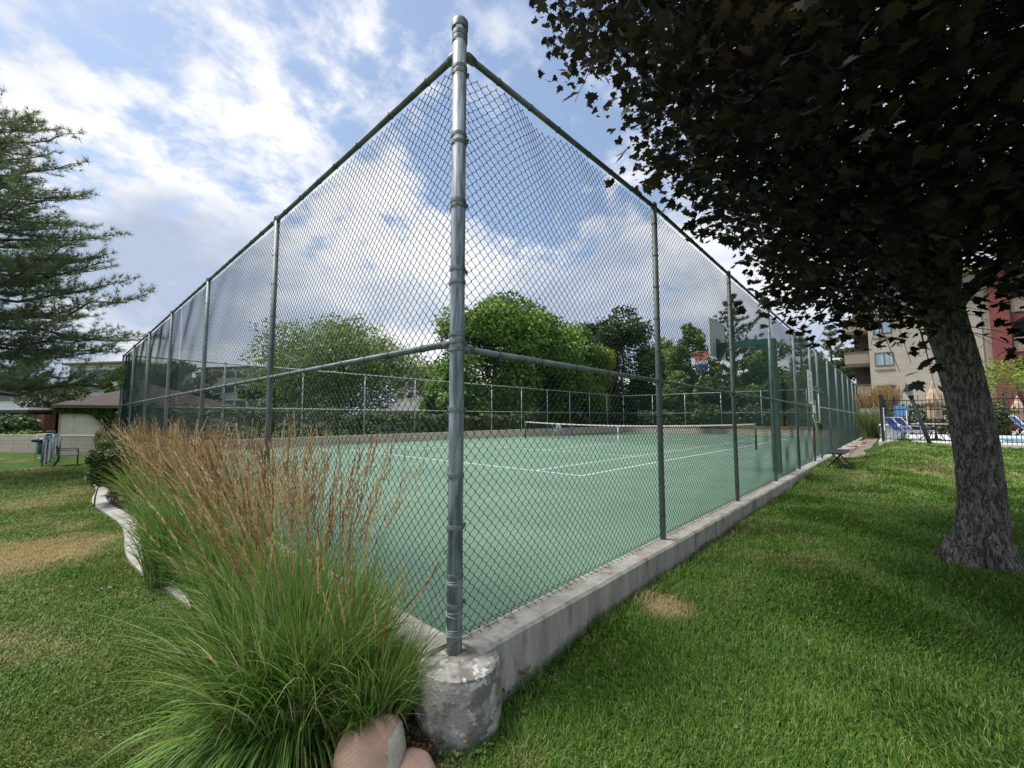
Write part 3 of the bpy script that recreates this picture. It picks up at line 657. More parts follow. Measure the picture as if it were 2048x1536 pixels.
for (a0, a1, c0, c1) in ((-.3, .3, ztp-.15, ztp-.11), (-.3, .3, ztp+.27, ztp+.31), (-.3, -.26, ztp-.11, ztp+.27), (.26, .3, ztp-.11, ztp+.27)): b.box(hx+a0, 1.4375, c0, hx+a1, 1.441, c1)
b.build('target_square', M_rednet, bo)
rc = (hx, 1.437+.38, ztp-.18)
b = MB(); b.ring(rc, (0, 0, 1), .225, .012, 28, 6); b.box(hx-.07, 1.44, ztp-.27, hx+.07, 1.60, ztp-.17); rm = b.build('rim', M_rednet, bh, smooth=False)
def netpart(z0, z1, r0, r1, m, off):
    b = MB(); N = 12
    for k in range(N):
        for sgn in (-1, 1):
            pts = [(rc[0]+(r0+(r1-r0)*t)*math.cos(2*math.pi*(k+off+sgn*t)/N), rc[1]+(r0+(r1-r0)*t)*math.sin(2*math.pi*(k+off+sgn*t)/N), rc[2]-(z0+(z1-z0)*t)) for t in (0, .5, 1)]
            b.tube(pts, .006, 4)
    b.build('net', m, rm)
netpart(0, .12, .22, .18, M_rednet, 0); netpart(.12, .22, .18, .14, M_rednet, 0); netpart(.22, .31, .14, .125, M_white, 0); netpart(.31, .38, .125, .115, M_bluenet, 0); netpart(.38, .46, .115, .12, M_bluenet, 0)

# ------------------------------------------------------------------ foliage tools
def rot_frames(n, up=0.0, rs=RS):
    nn = rs.randn(n, 3); nn /= np.linalg.norm(nn, axis=1)[:, None]; nn[:, 2] = nn[:, 2]+up*np.sign(nn[:, 2]+1e-6); nn /= np.linalg.norm(nn, axis=1)[:, None]
    t = rs.randn(n, 3); t -= (t*nn).sum(1)[:, None]*nn; t /= np.linalg.norm(t, axis=1)[:, None]; return nn, t, np.cross(nn, t)
def leaves(mb, C, size, outline, up=.3, fold=.15, rnd=None, rs=RS, tip=None):
    "outline: k points in the unit leaf plane, fanned from the first"
    C = np.asarray(C); n = len(C); nn, t, b = rot_frames(n, up, rs)
    if tip is not None:
        t = t*.6+np.asarray(tip); t -= (t*nn).sum(1)[:, None]*nn; t /= np.linalg.norm(t, axis=1)[:, None]; b = np.cross(nn, t)
    o = np.asarray(outline, float); s = np.broadcast_to(np.asarray(size, float), (n,))*(.7+.6*rs.rand(n))
    V = C[:, None, :]+s[:, None, None]*(o[None, :, 0, None]*b[:, None, :]+o[None, :, 1, None]*t[:, None, :]+fold*(np.abs(o[:, 0])[None, :, None]+.5*o[None, :, 1, None]**2)*nn[:, None, :]*(rs.rand(n)[:, None, None]*2-1))
    k = len(o); base = np.arange(n)[:, None, None]*k; i = np.arange(1, k-1)
    F = np.stack([np.zeros(k-2, int), i, i+1], 1)[None]+base
    if rnd is None: rnd = rs.rand(n)
    mb.add(V.reshape(-1, 3), F.reshape(-1, 3), np.repeat(rnd, k))
QUAD = [(0, -.5), (.42, -.05), (0, .5), (-.42, -.05)]
OVAL = [(0, -.5), (.28, -.25), (.32, .1), (0, .55), (-.32, .1), (-.28, -.25)]
_m = [(0, .02), (.10, .06), (.36, -.02), (.30, .12), (.52, .22), (.42, .32), (.50, .46), (.30, .44), (.22, .50), (.26, .70), (.12, .64), (0, 1.0)]
MAPLE = [(0, .25), (0, .0)]+_m[1:]+[(-x, y) for x, y in _m[1:-1]][::-1]+[(0, .0)]

def limb(mb, p, q, r0, r1, sag=0.0, n=6, seg=6, wig=.06, rs=RS):
    p = np.asarray(p, float); q = np.asarray(q, float); L = np.linalg.norm(q-p); ts = np.linspace(0, 1, seg)
    P = p+(q-p)*ts[:, None]; P[:, 2] += sag*4*ts*(1-ts)*L; P[1:-1] += rs.randn(seg-2, 3)*wig*L*.3
    mb.tube(P, r0+(r1-r0)*ts, n); return P

def tree(name, label, base, H, R, mat_leaf, nl=9000, size=.28, nlobe=34, trunk_r=.25, crown_lo=.25, rs=None, aspect=1.0, holes=.0, group=None, cat='tree', outline=OVAL, shape=None, bark=None, crown_mat=None, limbs=7, lean=(0, 0)):
    rs = rs or np.random.RandomState(abs(hash(label)) % 1000 if False else sum(map(ord, label)) % 997)
    R = R*1.08; nl = int(nl*1.6); size = size*1.05
    x, y, z = base; r = root(name, label, cat, base, group)
    t = MB(); cz = z+H*(crown_lo+1)/2; hh = H*(1-crown_lo)/2
    P = limb(t, (x, y, z-.1), (x+lean[0], y+lean[1], z+H*.62), trunk_r, trunk_r*.35, 0, 8, 7, .04, rs)
    lob = []
    for i in range(nlobe):
        d = rs.randn(3); d /= np.linalg.norm(d); rr = .45+.5*rs.rand()**.6
        zz_ = d[2]*rr; wsc = 1.0
        if shape == 'cone': wsc = max(.12, (1-(zz_+1)/2)**.8*1.25)
        elif shape == 'flat': wsc = 1.0 if zz_ < .3 else .85
        lob.append((x+lean[0]+d[0]*rr*R*wsc*aspect, y+lean[1]+d[1]*rr*R*wsc, cz+zz_*hh, (.24+.20*rs.rand())*R*(wsc*.5+.5)))
    for i in range(limbs):
        l = lob[int(i*nlobe/limbs)]; s = P[2+i % (len(P)-3)]; limb(t, s, l[:3], trunk_r*.35, trunk_r*.06, -.03, 5, 6, .08, rs)
        for k in range(2):
            l2 = lob[(int(i*nlobe/limbs)+k+1) % nlobe]; limb(t, (np.array(s)+np.array(l[:3]))/2, l2[:3], trunk_r*.15, trunk_r*.03, 0, 4, 5, .08, rs)
    t.build('trunk', bark or M_bark2, r, smooth=True)
    L = np.array(lob); wv = L[:, 3]**2; pick = rs.choice(nlobe, nl, p=wv/wv.sum())
    d = rs.randn(nl, 3); d /= np.linalg.norm(d, axis=1)[:, None]; rad = (.35+.65*rs.rand(nl)**.5)*(1+.16*np.sin(d[:, 0]*7+pick)*np.cos(d[:, 2]*6+pick*2))
    C = L[pick, :3]+d*(L[pick, 3]*rad)[:, None]*np.array([1, 1, .85]); 
    tone = np.clip(rs.rand(nl)*.5+.25+.25*np.sin(pick*2.4), 0, 1)
    m = MB(); leaves(m, C, size, outline, .5, .2, tone, rs); m.build('crown', mat_leaf, r, attr=True)
    return r

def pine(name, label, base, H, R, nw=16, per=7, tuft=.16, rs=None, zlo=.12, dens=1.0, needle_w=.016, group=None, curve=.8, tr=.22, matl=None):
    rs = rs or np.random.RandomState(5); x, y, z = base; r = root(name, label, 'tree', base, group); t = MB(); tips = []; dirs = []
    limb(t, (x, y, z-.1), (x, y, z+H), tr, .03, 0, 8, 9, .01, rs)
    for i in range(nw):
        f = i/(nw-1); hz_ = z+H*(zlo+(1-zlo)*f*.97); rl = R*(1-f)**curve*(.8+.35*rs.rand())+.25
        if f < .12: rl *= .85
        for k in range(per):
            a = 2*math.pi*(k+rs.rand()*.7)/per+i*.8; L = rl*(.75+.4*rs.rand()); up = .16+.32*f+.13*rs.randn()
            q = np.array([x+L*math.cos(a), y+L*math.sin(a), hz_+up*L]); p = np.array([x, y, hz_])
            P = limb(t, p, q, .012+.012*L, .008, -.05, 5, 7, .05, rs); bd = (q-p)/np.linalg.norm(q-p); side = np.cross(bd, [0, 0, 1]); side /= np.linalg.norm(side)
            nt = int(max(3, L/.16*dens))
            for j in range(nt):
                ft = .22+.78*(j+rs.rand())/nt; c = p+(q-p)*ft; c[2] += -.05*4*ft*(1-ft)*L; sl = (L*.38*(1.15-ft)+.12)*(.4+.8*rs.rand()); sg_ = 1 if rs.rand() < .5 else -1
                dd = bd*.55+side*sg_*(.5+.5*rs.rand())+np.array([0, 0, .28+.22*rs.randn()]); dd /= np.linalg.norm(dd); e = c+dd*sl; t.tube([c, (c+e)/2+[0, 0, -.01], e], [.006, .005, .003], 3, cap=False)
                m_ = int(max(2, sl/.10*dens))
                for s_ in range(m_):
                    g_ = (s_+.6)/m_; tp = c+(e-c)*g_+rs.randn(3)*.035; tips.append(tp); dirs.append(dd+rs.randn(3)*.25)
            tips.append(q); dirs.append(bd)
    t.build('trunk', M_bark2, r, smooth=False)
    C = np.array(tips); Dv = np.array(dirs); Dv /= np.linalg.norm(Dv, axis=1)[:, None]; n = len(C); K = 13
    dn = Dv[:, None, :]*.75+rs.randn(n, K, 3)*.60+np.array([0, 0, .28]); dn /= np.linalg.norm(dn, axis=2)[:, :, None]
    ref = rs.randn(n, K, 3); sd_ = np.cross(dn, ref); sd_ /= np.linalg.norm(sd_, axis=2)[:, :, None]
    L_ = tuft*(.7+.5*rs.rand(n, K, 1)); b0 = C[:, None, :]-Dv[:, None, :]*tuft*.3*rs.rand(n, K, 1)
    V = np.stack([b0-sd_*needle_w/2, b0+sd_*needle_w/2, b0+dn*L_], 2).reshape(-1, 3)
    m = MB(); m.add(V, np.arange(n*K*3).reshape(-1, 3), np.repeat(np.clip(np.repeat(rs.rand(n), K)*.6+.4*rs.rand(n*K), 0, 1), 3)); m.build('crown', matl or L_pine, r, attr=True); return r

# ------------------------------------------------------------------ purple maple
TL, TD = 5.30, 4.70; tb = np.array([*LD(TL, TD), 0]); tb[2] = float(ground(tb[0], tb[1]))
mp = root('purple_maple_tree', 'large dark purple maple with furrowed leaning trunk on the right lawn', 'tree', tb)
def cam3(u, d, v): p = U(u, d, HZ(v, d)); return p
rs = np.random.RandomState(3)
tr_pts = [(1957, 1118, .36), (1958, 1085, .31), (1960, 1050, .262), (1962, 1000, .236), (1956, 930, .226), (1945, 850, .222), (1930, 780, .222), (1912, 710, .222), (1893, 650, .225), (1878, 600, .232)]
NTK = 44; AN = np.arange(NTK)*2*math.pi/NTK; P = np.array([cam3(u, TD, v) for u, v, r_ in tr_pts]); P[0][2] = tb[2]-.12; Rr = np.array([r_*.80 for _, _, r_ in tr_pts])
tt = np.linspace(0, len(P)-1, 90); PP = np.stack([np.interp(tt, range(len(P)), P[:, k]) for k in range(3)], 1); RR = np.interp(tt, range(len(P)), Rr)
V = []
for i in range(90):
    fl = max(0, 1-(PP[i][2]-tb[2])/.42); rr = RR[i]*(1+.09*np.sin(3*AN+1+i*.012)+.05*np.sin(5*AN+2)+.024*np.sin(11*AN+i*.08)+.018*np.sin(19*AN-i*.05)+fl**1.5*(.35*np.maximum(0, np.sin(5*AN+.6))+.22*np.sin(9*AN))+.010*rs.randn(NTK))
    bump_ = .10*np.exp(-((PP[i][2]-1.05)/.12)**2)*np.maximum(0, np.cos(AN-2.6)); rr = rr*(1+bump_)
    V.append(np.stack([PP[i][0]+rr*np.cos(AN), PP[i][1]+rr*np.sin(AN), np.full(NTK, PP[i][2])], 1))
k = np.arange(NTK); F = np.concatenate([np.stack([i*NTK+k, i*NTK+(k+1) % NTK, (i+1)*NTK+(k+1) % NTK, (i+1)*NTK+k], 1) for i in range(89)])
m = MB(); m.add(np.concatenate(V), F); top = PP[-1]
forks = []
def fork(pts, r0, r1):
    Q = np.array(pts); ts = np.linspace(0, 1, 14); Q2 = np.stack([np.interp(ts*(len(Q)-1), range(len(Q)), Q[:, k]) for k in range(3)], 1); m.tube(Q2, r0+(r1-r0)*ts, 14); forks.append(Q2)
dn = np.array([0, 0, -.1])
fork([top+dn*2, cam3(1850, 4.75, 500), cam3(1780, 4.9, 330), cam3(1700, 5.0, 100), cam3(1650, 5.2, -250)], .15, .04)
fork([top+dn*2, cam3(1895, 4.6, 520), cam3(1880, 4.3, 380), cam3(1850, 4.0, 120), cam3(1800, 4.0, -300)], .15, .05)
fork([top+dn*3.2, cam3(1925, 4.75, 590), cam3(1990, 4.85, 530), cam3(2090, 5.0, 430), cam3(2300, 5.4, 250)], .085, .035)
fork([top+dn*2, cam3(1800, 4.6, 560), cam3(1690, 4.5, 470), cam3(1540, 4.3, 380), cam3(1400, 4.0, 290)], .09, .02)
fork([top+dn*3, cam3(1820, 4.9, 620), cam3(1740, 5.1, 590), cam3(1660, 5.4, 570)], .05, .012)
fork([top+dn*2, cam3(1750, 4.3, 430), cam3(1580, 3.9, 220), cam3(1420, 3.5, 60), cam3(1280, 3.2, -100)], .09, .02)
m.build('trunk', M_bark, mp, smooth=True)
# crown: sprays of leaves filling an ellipsoid round the limbs
cc_ = np.array([*LD(4.9, 4.0), 5.6]); N = 17000; rs = np.random.RandomState(21)
d = rs.randn(N, 3); d /= np.linalg.norm(d, axis=1)[:, None]; rad = (.34+.66*rs.rand(N)**.6)
d[:, 2] = np.sign(d[:, 2])*np.abs(d[:, 2])**.62
lf = np.array([fwh[0], fwh[1], 0]); rg = np.array([rth[0], rth[1], 0])
S = cc_+rg*(d[:, 0]*rad*4.9)[:, None]+lf*(d[:, 1]*rad*3.7)[:, None]+np.array([0, 0, 1.])*(d[:, 2]*rad*3.6)[:, None]
def proj(Pw):
    q = Pw-np.array([CX, CY, CZ]); zc = q@FW; return 1024+FPX*(q@RT)/zc, 768-FPX*(q@UP)/zc, zc
uu, vv, zc = proj(S)
# outer shape of the crown as a set of drooping boughs: (column, row) of the underside, left to right
edge_u = np.array([1060, 1110, 1180, 1260, 1310, 1400, 1520, 1570, 1620, 1680, 1760, 1840, 1900, 1960, 2048, 2300])
edge_v = np.array([-40, 90, 150, 215, 350, 430, 520, 620, 655, 650, 650, 690, 520, 500, 600, 600])
lim = np.interp(uu, edge_u, edge_v)-18+26*np.sin(uu*.045)+14*np.sin(uu*.11+1)
keep = (zc > 1.6) & (vv < lim) & (uu > 1085)
clump = np.sin(S[:, 0]*3.1+1)*np.sin(S[:, 1]*2.7)*np.sin(S[:, 2]*3.3+.5); keep &= clump > -.52+.30*rs.rand(N)
S = S[keep]
# extra drooping sprays
ex = []
for (u, v, dd_, n_) in ((1762, 700, 3.6, 3), (1742, 690, 3.8, 3), (1800, 745, 2.9, 1), (1822, 726, 3.2, 2), (1700, 655, 3.9, 4), (1630, 690, 4.6, 3), (1610, 660, 4.7, 5), (1975, 640, 4.0, 3), (2010, 665, 4.1, 4), (1985, 690, 4.0, 4), (2025, 690, 4.2, 4), (1960, 618, 4.2, 4), (1998, 605, 4.2, 4), (2040, 560, 4.2, 6), (1870, 775, 3.6, 1), (1850, 700, 3.7, 4), (1862, 742, 3.7, 2), (1150, 170, 3.1, 2), (1580, 655, 4.6, 3)):
    ex.append((cam3(u, dd_, v), n_))
LC = []; TW = MB()
for s_ in S:
    n_ = rs.randint(5, 9); LC.append(s_+rs.randn(n_, 3)*np.array([.16, .16, .12]))
for s_, n_ in ex: LC.append(s_+rs.randn(n_, 3)*.055)
LCn = np.concatenate(LC); rnd = np.clip(rs.rand(len(LCn))*.75+.25*np.repeat(rs.rand(len(LC)), [len(a) for a in LC]), 0, 1)
mb = MB(); leaves(mb, LCn, .100, MAPLE, .5, .35, rnd, rs, tip=(0, 0, -.55)); mb.build('crown', L_maple, mp, attr=True)
allf = np.concatenate(forks); sel = rs.choice(len(S), 260, replace=False)
for i in sel:
    j = np.argmin(((allf-S[i])**2).sum(1)+rs.rand(len(allf))*.8); limb(TW, allf[j], S[i], .014, .004, -.02, 4, 6, .07, rs)
for s_, n_ in ex: limb(TW, allf[np.argmin(((allf-s_)**2).sum(1))], s_, .008, .002, .06, 4, 7, .05, rs)
TW.build('branches', mat('dark twig bark', (.02, .016, .013), None, rough=.9), mp)

# ------------------------------------------------------------------ background trees
def bt(u, d, topv, halfpx, base_z=-.6): 
    p = U(u, d, base_z); return p, HZ(topv, d)-base_z, halfpx/FPX*d
p, H, R = bt(672, 36, 655, 150); tree('flowering_tree', 'pale loose branched tree behind the far fence left of the corner post', p, H, R, L_pale, 21000, .21, 54, .22, .16, outline=OVAL, limbs=10)
p, H, R = bt(985, 38, 598, 125); tree('maple_tree', 'big bright green maple directly right of the corner post', p, H, R, L_green, 17000, .30, 44, .3, .10)
p, H, R = bt(1085, 41, 612, 95); tree('maple_tree', 'second tall green maple crown behind the bright maple', p, H, R, L_green, 9000, .32, 30, .3, .15)
p, H, R = bt(1150, 45, 646, 72); tree('yellowing_tree', 'yellowing green tree at the right end of the bright tree group', p, H, R, L_yel, 10500, .32, 30, .22, .10)
p, H, R = bt(905, 33, 745, 55); tree('small_tree', 'low dark green tree just left of the corner post', p, H, R, L_green, 5000, .26, 22, .12, .05)
p, H, R = bt(1248, 51, 606, 72); tree('dark_tree', 'tall dark oval tree right of the yellowing tree', p, H, R, L_dark, 9500, .32, 30, .3, .05, aspect=1)
p, H, R = bt(1195, 54, 645, 50); tree('dark_tree', 'thin dark tree between the yellowing tree and the tall oval tree', p, H, R, L_dark, 4000, .32, 18, .2, .05)
p, H, R = bt(1385, 44, 628, 62); tree('olive_tree', 'loose olive green tree behind the basketball backboard', p, H, R, L_pale, 9000, .28, 30, .22, .06, shape='cone')
p, H, R = bt(1475, 47, 585, 80); pine('pine_tree', 'tall dark pine right of the basketball backboard', p, H, R, 15, 7, .42, np.random.RandomState(2), .15, .42, .07, matl=L_dark, curve=.7)
p, H, R = bt(1325, 52, 680, 62); tree('round_tree', 'low mid green tree beyond the net between the dark oval tree and the hoop', p, H, R, L_green, 5000, .34, 20, .2, .05)
p, H, R = bt(1555, 44, 690, 60); tree('round_tree', 'round green tree behind the green hoop post', p, H, R, L_green, 7000, .30, 24, .2, .05)
p, H, R = bt(1430, 40, 770, 70); tree('hedge_tree', 'low dark bushy tree under the pine beyond the far end fence', p, H, R, L_dark, 6000, .28, 24, .2, .0, aspect=1.2)
p, H, R = bt(1610, 48, 665, 45); pine('pine_tree', 'dark pine behind the court gate', p, H, R, 13, 6, .42, np.random.RandomState(4), .12, .40, .07, matl=L_dark, curve=.7)
p, H, R = bt(1672, 47, 652, 52); pine('pine_tree', 'loose pine showing above the fence between the gate and the apartments', p, H, R, 13, 6, .42, np.random.RandomState(6), .15, .36, .06, matl=L_pine, curve=.75)
p, H, R = bt(1705, 56, 690, 38); tree('dark_tree', 'dark tree against the apartment balconies', p, H, R, L_dark, 5000, .36, 20, .2, .02)
p, H, R = bt(1650, 60, 720, 70); tree('dark_tree', 'broad dark tree low behind the fence past the gate', p, H, R, L_dark, 6000, .42, 24, .2, .0)
p, H, R = bt(1270, 60, 760, 110); tree('dark_tree', 'broad low dark tree filling behind the far court corner', p, H, R, L_dark, 7000, .45, 26, .2, .0)
p, H, R = bt(1540, 60, 750, 90); tree('dark_tree', 'broad low dark tree filling behind the hoop post', p, H, R, L_dark, 7000, .45, 26, .2, .0)
p, H, R = bt(375, 40, 722, 50); tree('dark_tree', 'small dark tree seen through the left fence over the cottage roof', p, H, R, L_dark, 4500, .28, 20, .15, .3)
p, H, R = bt(545, 37, 722, 48); tree('round_tree', 'small green tree behind the first post left of the corner post', p, H, R, L_pale, 4500, .26, 20, .15, .1)
p, H, R = bt(228, 48, 725, 26); tree('round_tree', 'slim green tree beside the far end of the left fence', p, H, R, L_green, 2500, .3, 14, .12, .2)
p, H, R = bt(1090, 60, 762, 120); tree('dark_tree', 'broad low dark tree filling behind the maple trunks', p, H, R, L_dark, 6000, .45, 26, .2, .0)
# hedges beyond the far wall
def hedge(name, label, x0, y0, x1, y1, z0, z1, matl, n, size, cat='hedge', rs=np.random.RandomState(8), r=None):
    m = MB(); q = rs.rand(n, 3); P0 = np.array([x0, y0, z0]); P1 = np.array([x1, y1, z1]); side = rs.randint(0, 4, n)
    X = P0+(P1-P0)*q
    lump = .12*np.sin(X[:, 0]*2.1)*np.sin(X[:, 1]*1.7+1)
    k = side == 0; X[k, 2] = z1+lump[k]*1.5+.08*rs.randn(k.sum()); k = side == 1; X[k, 1] = y0+.1*rs.randn(k.sum())+lump[k]; k = side == 2; X[k, 0] = x0+.1*rs.randn(k.sum())+lump[k]
    leaves(m, X, size, OVAL, .4, .2, None, rs); o = root(name, label, cat, ((x0+x1)/2, (y0+y1)/2, z0))
    m.build('foliage', matl, o, attr=True); c = MB()
    for i in range(5):
        xx = x0+(x1-x0)*(i+.5)/5; c.tube([(xx, (y0+y1)/2, z0), (xx+.1, (y0+y1)/2, z0+(z1-z0)*.7)], .03, 5)
    c.build('stem', M_bark2, o); return o
hedge('hedge', 'long clipped hedge behind the far wall left of the corner post', 9.5, LY+.7, 17.5, LY+2.0, -.6, 1.25, L_dark, 9000, .16)
hedge('hedge', 'low dark hedge behind the far wall right of the corner post', 18.5, LY+.8, 26, LY+2.2, -.6, 1.2, L_dark, 7000, .18)
hedge('hedge', 'dark mixed hedge behind the far fence near the cottage', .3, LY+1.0, 8.8, LY+2.4, -.6, 1.5, L_dark, 8000, .15)
hedge('hedge', 'ragged dark hedge beyond the far short end of the court', LX+1.2, 1.5, LX+3.0, 17.5, -.4, 1.6, L_dark, 9000, .25)
mb = MB(); mb.box(LX+.6, -.5, -.6, LX+1.1, 14, .42); tag(mb.build('bank', mat('dry tan bank', (.30, .22, .10), (.42, .31, .15), 4, .95, .6)), kind='structure')

# big pine at the left edge
p = np.array([*LD(-17.0, 12.6), -.5]); pine('pine_tree', 'large pine with long needle sprays at the left edge of the lawn', p, 12.2, 5.0, 19, 8, .21, np.random.RandomState(12), .21, .95, .015, curve=.55)
p = U(96, 28, -.65); tree('birch_tree', 'small tree with pale forked trunk beside the cottage', p, 4.2, 1.6, L_dark, 3000, .15, 16, .08, .5, bark=mat('pale bark', (.36, .33, .28), (.45, .42, .36), 5, .9), limbs=4)

# ------------------------------------------------------------------ lawn blades
rs = np.random.RandomState(31)
N = 1350000; rr = 1.15*(30/1.15)**rs.rand(N)               # log spaced: density falls as 1/r^2, evened out below
keep = rs.rand(N) < np.clip((rr/7.0)**.62, 0, 1); rr = rr[keep]; th = (rs.rand(len(rr))-.5)*2*math.radians(60)
bx = CX+rr*np.cos(YAW+th); by = CY+rr*np.sin(YAW+th)
_by = np.array([-1, 1, 2, 3, 4, 5, 6, 7, 8, 9, 10, 11, 12, 13, 14.5, 16, 17.5, 19, 24]); _bx = np.array([.42, .45, .50, .57, .72, .78, .68, .63, .72, .84, .84, .72, .66, .74, .8, .66, .6, .5, .5])
_yf = np.arange(-1, 24, .1); _xf = np.convolve(np.pad(np.interp(_yf, _by, _bx), 5, 'edge'), np.ones(11)/11, 'valid')
bed_x = lambda y: .05-np.interp(y, _yf, _xf)
BEDY0 = .0
inside_court = (bx > -.17) & (by > -.17)
bed = (bx > bed_x(by)-.22) & (by > -.05) & (bx < 0)
bedfr = ((bx+.62)**2/.60**2+(by-.02)**2/.52**2 < 1)
ftd = ((bx+.022)**2+(by+.062)**2) < .235**2
path = (bx > 17.5) & (by > -1.45)
poolr = (bx > 22.25)
trk = ((bx-tb[0])**2+(by-tb[1])**2) < (.44+.16*np.sin(3*np.arctan2(by-tb[1], bx-tb[0])+.8)+.10*rs.rand(len(bx)))**2
far_l = (bx < 0) & (by > 21.5)
edge = (by > -.24-.05*np.sin(bx*3)) & (by < 0) & (bx > 0) & (rs.rand(len(bx)) < .62)
ok = ~(edge | inside_court | bed | ftd | path | poolr | trk | far_l)
bx, by, rr = bx[ok], by[ok], rr[ok]; n = len(bx); bz = ground(bx, by)
h = (.024+.026*rs.rand(n))*(.85+.35*smst(-.5, 1.5, bx))*(1+.12*np.sin(bx*2.2)*np.sin(by*2.7)); nearcurb = (by < -.15) & (by > -.30) & (bx > 0); h = np.where(nearcurb, h*1.7, h)
wd = .0017*np.clip(rr/2.2, 1, 12)**.85; h = h*np.clip(rr/9, 1, 1.5)
fld = 1.6*np.sin(bx*1.9+1.3*np.sin(by*1.4))+1.5*np.cos(by*2.3+1.1*np.sin(bx*2.6)); az = fld+rs.randn(n)*1.15; cl_ = np.sin(bx*5.1+2*np.sin(by*3.7))*np.sin(by*6.3+1.5*np.sin(bx*4.4)); h = h*(1+.28*cl_)*np.where(rs.rand(n) < .02, 1.7, 1.0); ln = (.25+.75*rs.rand(n))*h; dx, dy = np.cos(az), np.sin(az); wx, wy = -dy*wd, dx*wd
V = np.stack([np.stack([bx-wx, by-wy, bz-.004], 1), np.stack([bx+wx, by+wy, bz-.004], 1),
              np.stack([bx+dx*ln*.35+wx*.8, by+dy*ln*.35+wy*.8, bz+h*.62], 1), np.stack([bx+dx*ln*.35-wx*.8, by+dy*ln*.35-wy*.8, bz+h*.62], 1),
              np.stack([bx+dx*ln, by+dy*ln, bz+h*(.95-.25*rs.rand(n))], 1)], 1).reshape(-1, 3)
b0 = np.arange(n)*5; mb = MB(); a_ = np.repeat(rs.rand(n)**1.1, 5)
mb.v.append(V); mb.f.append(np.stack([b0, b0+1, b0+2, b0+3], 1)); mb.f.append(np.stack([b0+3, b0+2, b0+4], 1)); mb.a.append(a_); mb.n = len(V)
o = mb.build('grass', M_lawn, attr=True); tag(o, 'short mown lawn grass with dry patches round the court', 'grass', kind='stuff')

rs = np.random.RandomState(71); WL = []
for i in range(260):
    if i < 120: cx1, cy1 = rs.rand()**1.5*9+.25, -.19-.07*rs.rand()
    else: a1, r1 = YAW+(rs.rand()-.5)*1.9, 1.9+5*rs.rand()**1.3; cx1, cy1 = CX+r1*math.cos(a1), CY+r1*math.sin(a1)
    if (cx1 > -.17 and cy1 > -.17) or (cx1 > float(bed_x(cy1))-.25 and cy1 > -.1): continue
    k_ = rs.randint(6, 16); q_ = np.array([cx1, cy1, 0])+rs.randn(k_, 3)*[.025, .025, 0]; q_[:, 2] = ground(q_[:, 0], q_[:, 1])+.018+.022*rs.rand(k_); WL.append(q_)
m = MB(); leaves(m, np.concatenate(WL), .020, OVAL, 1.1, .25, None, rs); tag(m.build('lawn_weeds', L_ivy, attr=True), 'low broad leaved weeds scattered in the lawn and along the curb', 'weeds', kind='stuff')
# ------------------------------------------------------------------ planting bed
mb = MB(); ysb = np.arange(-.20, LY+.6, .10); V = []
for y in ysb:
    x0 = float(bed_x(y)) if y > .35 else float(bed_x(.35))-.05*(.35-y); gz = float(ground(-.5, y))+.02
    V += [(x0, y, gz), ((x0-.15)/2, y, gz+.05), (-.149 if y > -.1 else -.25, y, gz+.04)]
F = np.array([(i*3+j, i*3+j+1, (i+1)*3+j+1, (i+1)*3+j) for i in range(len(ysb)-1) for j in range(2)]); mb.add(V, F)
tag(mb.build('planting_bed', M_soil, smooth=True), kind='structure')
# scalloped mow strip, poured in lengths
yy_ = 2.3; cnt = 0
places = ['beside the big foreground grass clump', 'second from the foreground grass clump', 'third from the foreground grass clump', 'fourth along the bed before the shrub', 'fifth along the bed by the leafy shrub', 'sixth along the bed at the leafy shrub', 'seventh along the bed past the leafy shrub', 'eighth along the bed past the leafy shrub', 'ninth along the bed near the far fence end', 'tenth along the bed near the far fence end', 'eleventh along the bed near the far fence end']
while yy_ < 17.5 and cnt < len(places):
    y1 = yy_+1.5; V = []
    for y in np.linspace(yy_+.022, y1-.022, 9):
        x0 = float(bed_x(y)); z0 = float(ground(x0, y)); w_ = .21
        V += [(x0-w_, y, z0-.08), (x0-w_, y, z0+.025), (x0-w_+.02, y, z0+.042), (x0-.02, y, z0+.05), (x0, y, z0+.03), (x0, y, z0-.08)]
    k = 6; F = [tuple((i*k+j, i*k+j+1, (i+1)*k+j+1, (i+1)*k+j)) for i in range(8) for j in range(k-1)]+[tuple(range(k)), tuple(range(8*k, 9*k))[::-1]]
    m = MB(); m.add(V, F); tag(m.build('mow_strip', M_edge, org=(float(bed_x(yy_)), yy_, -.4)), 'curved pale concrete edging length, '+places[cnt], 'edging', 'curved concrete edging lengths'); yy_ = y1; cnt += 1

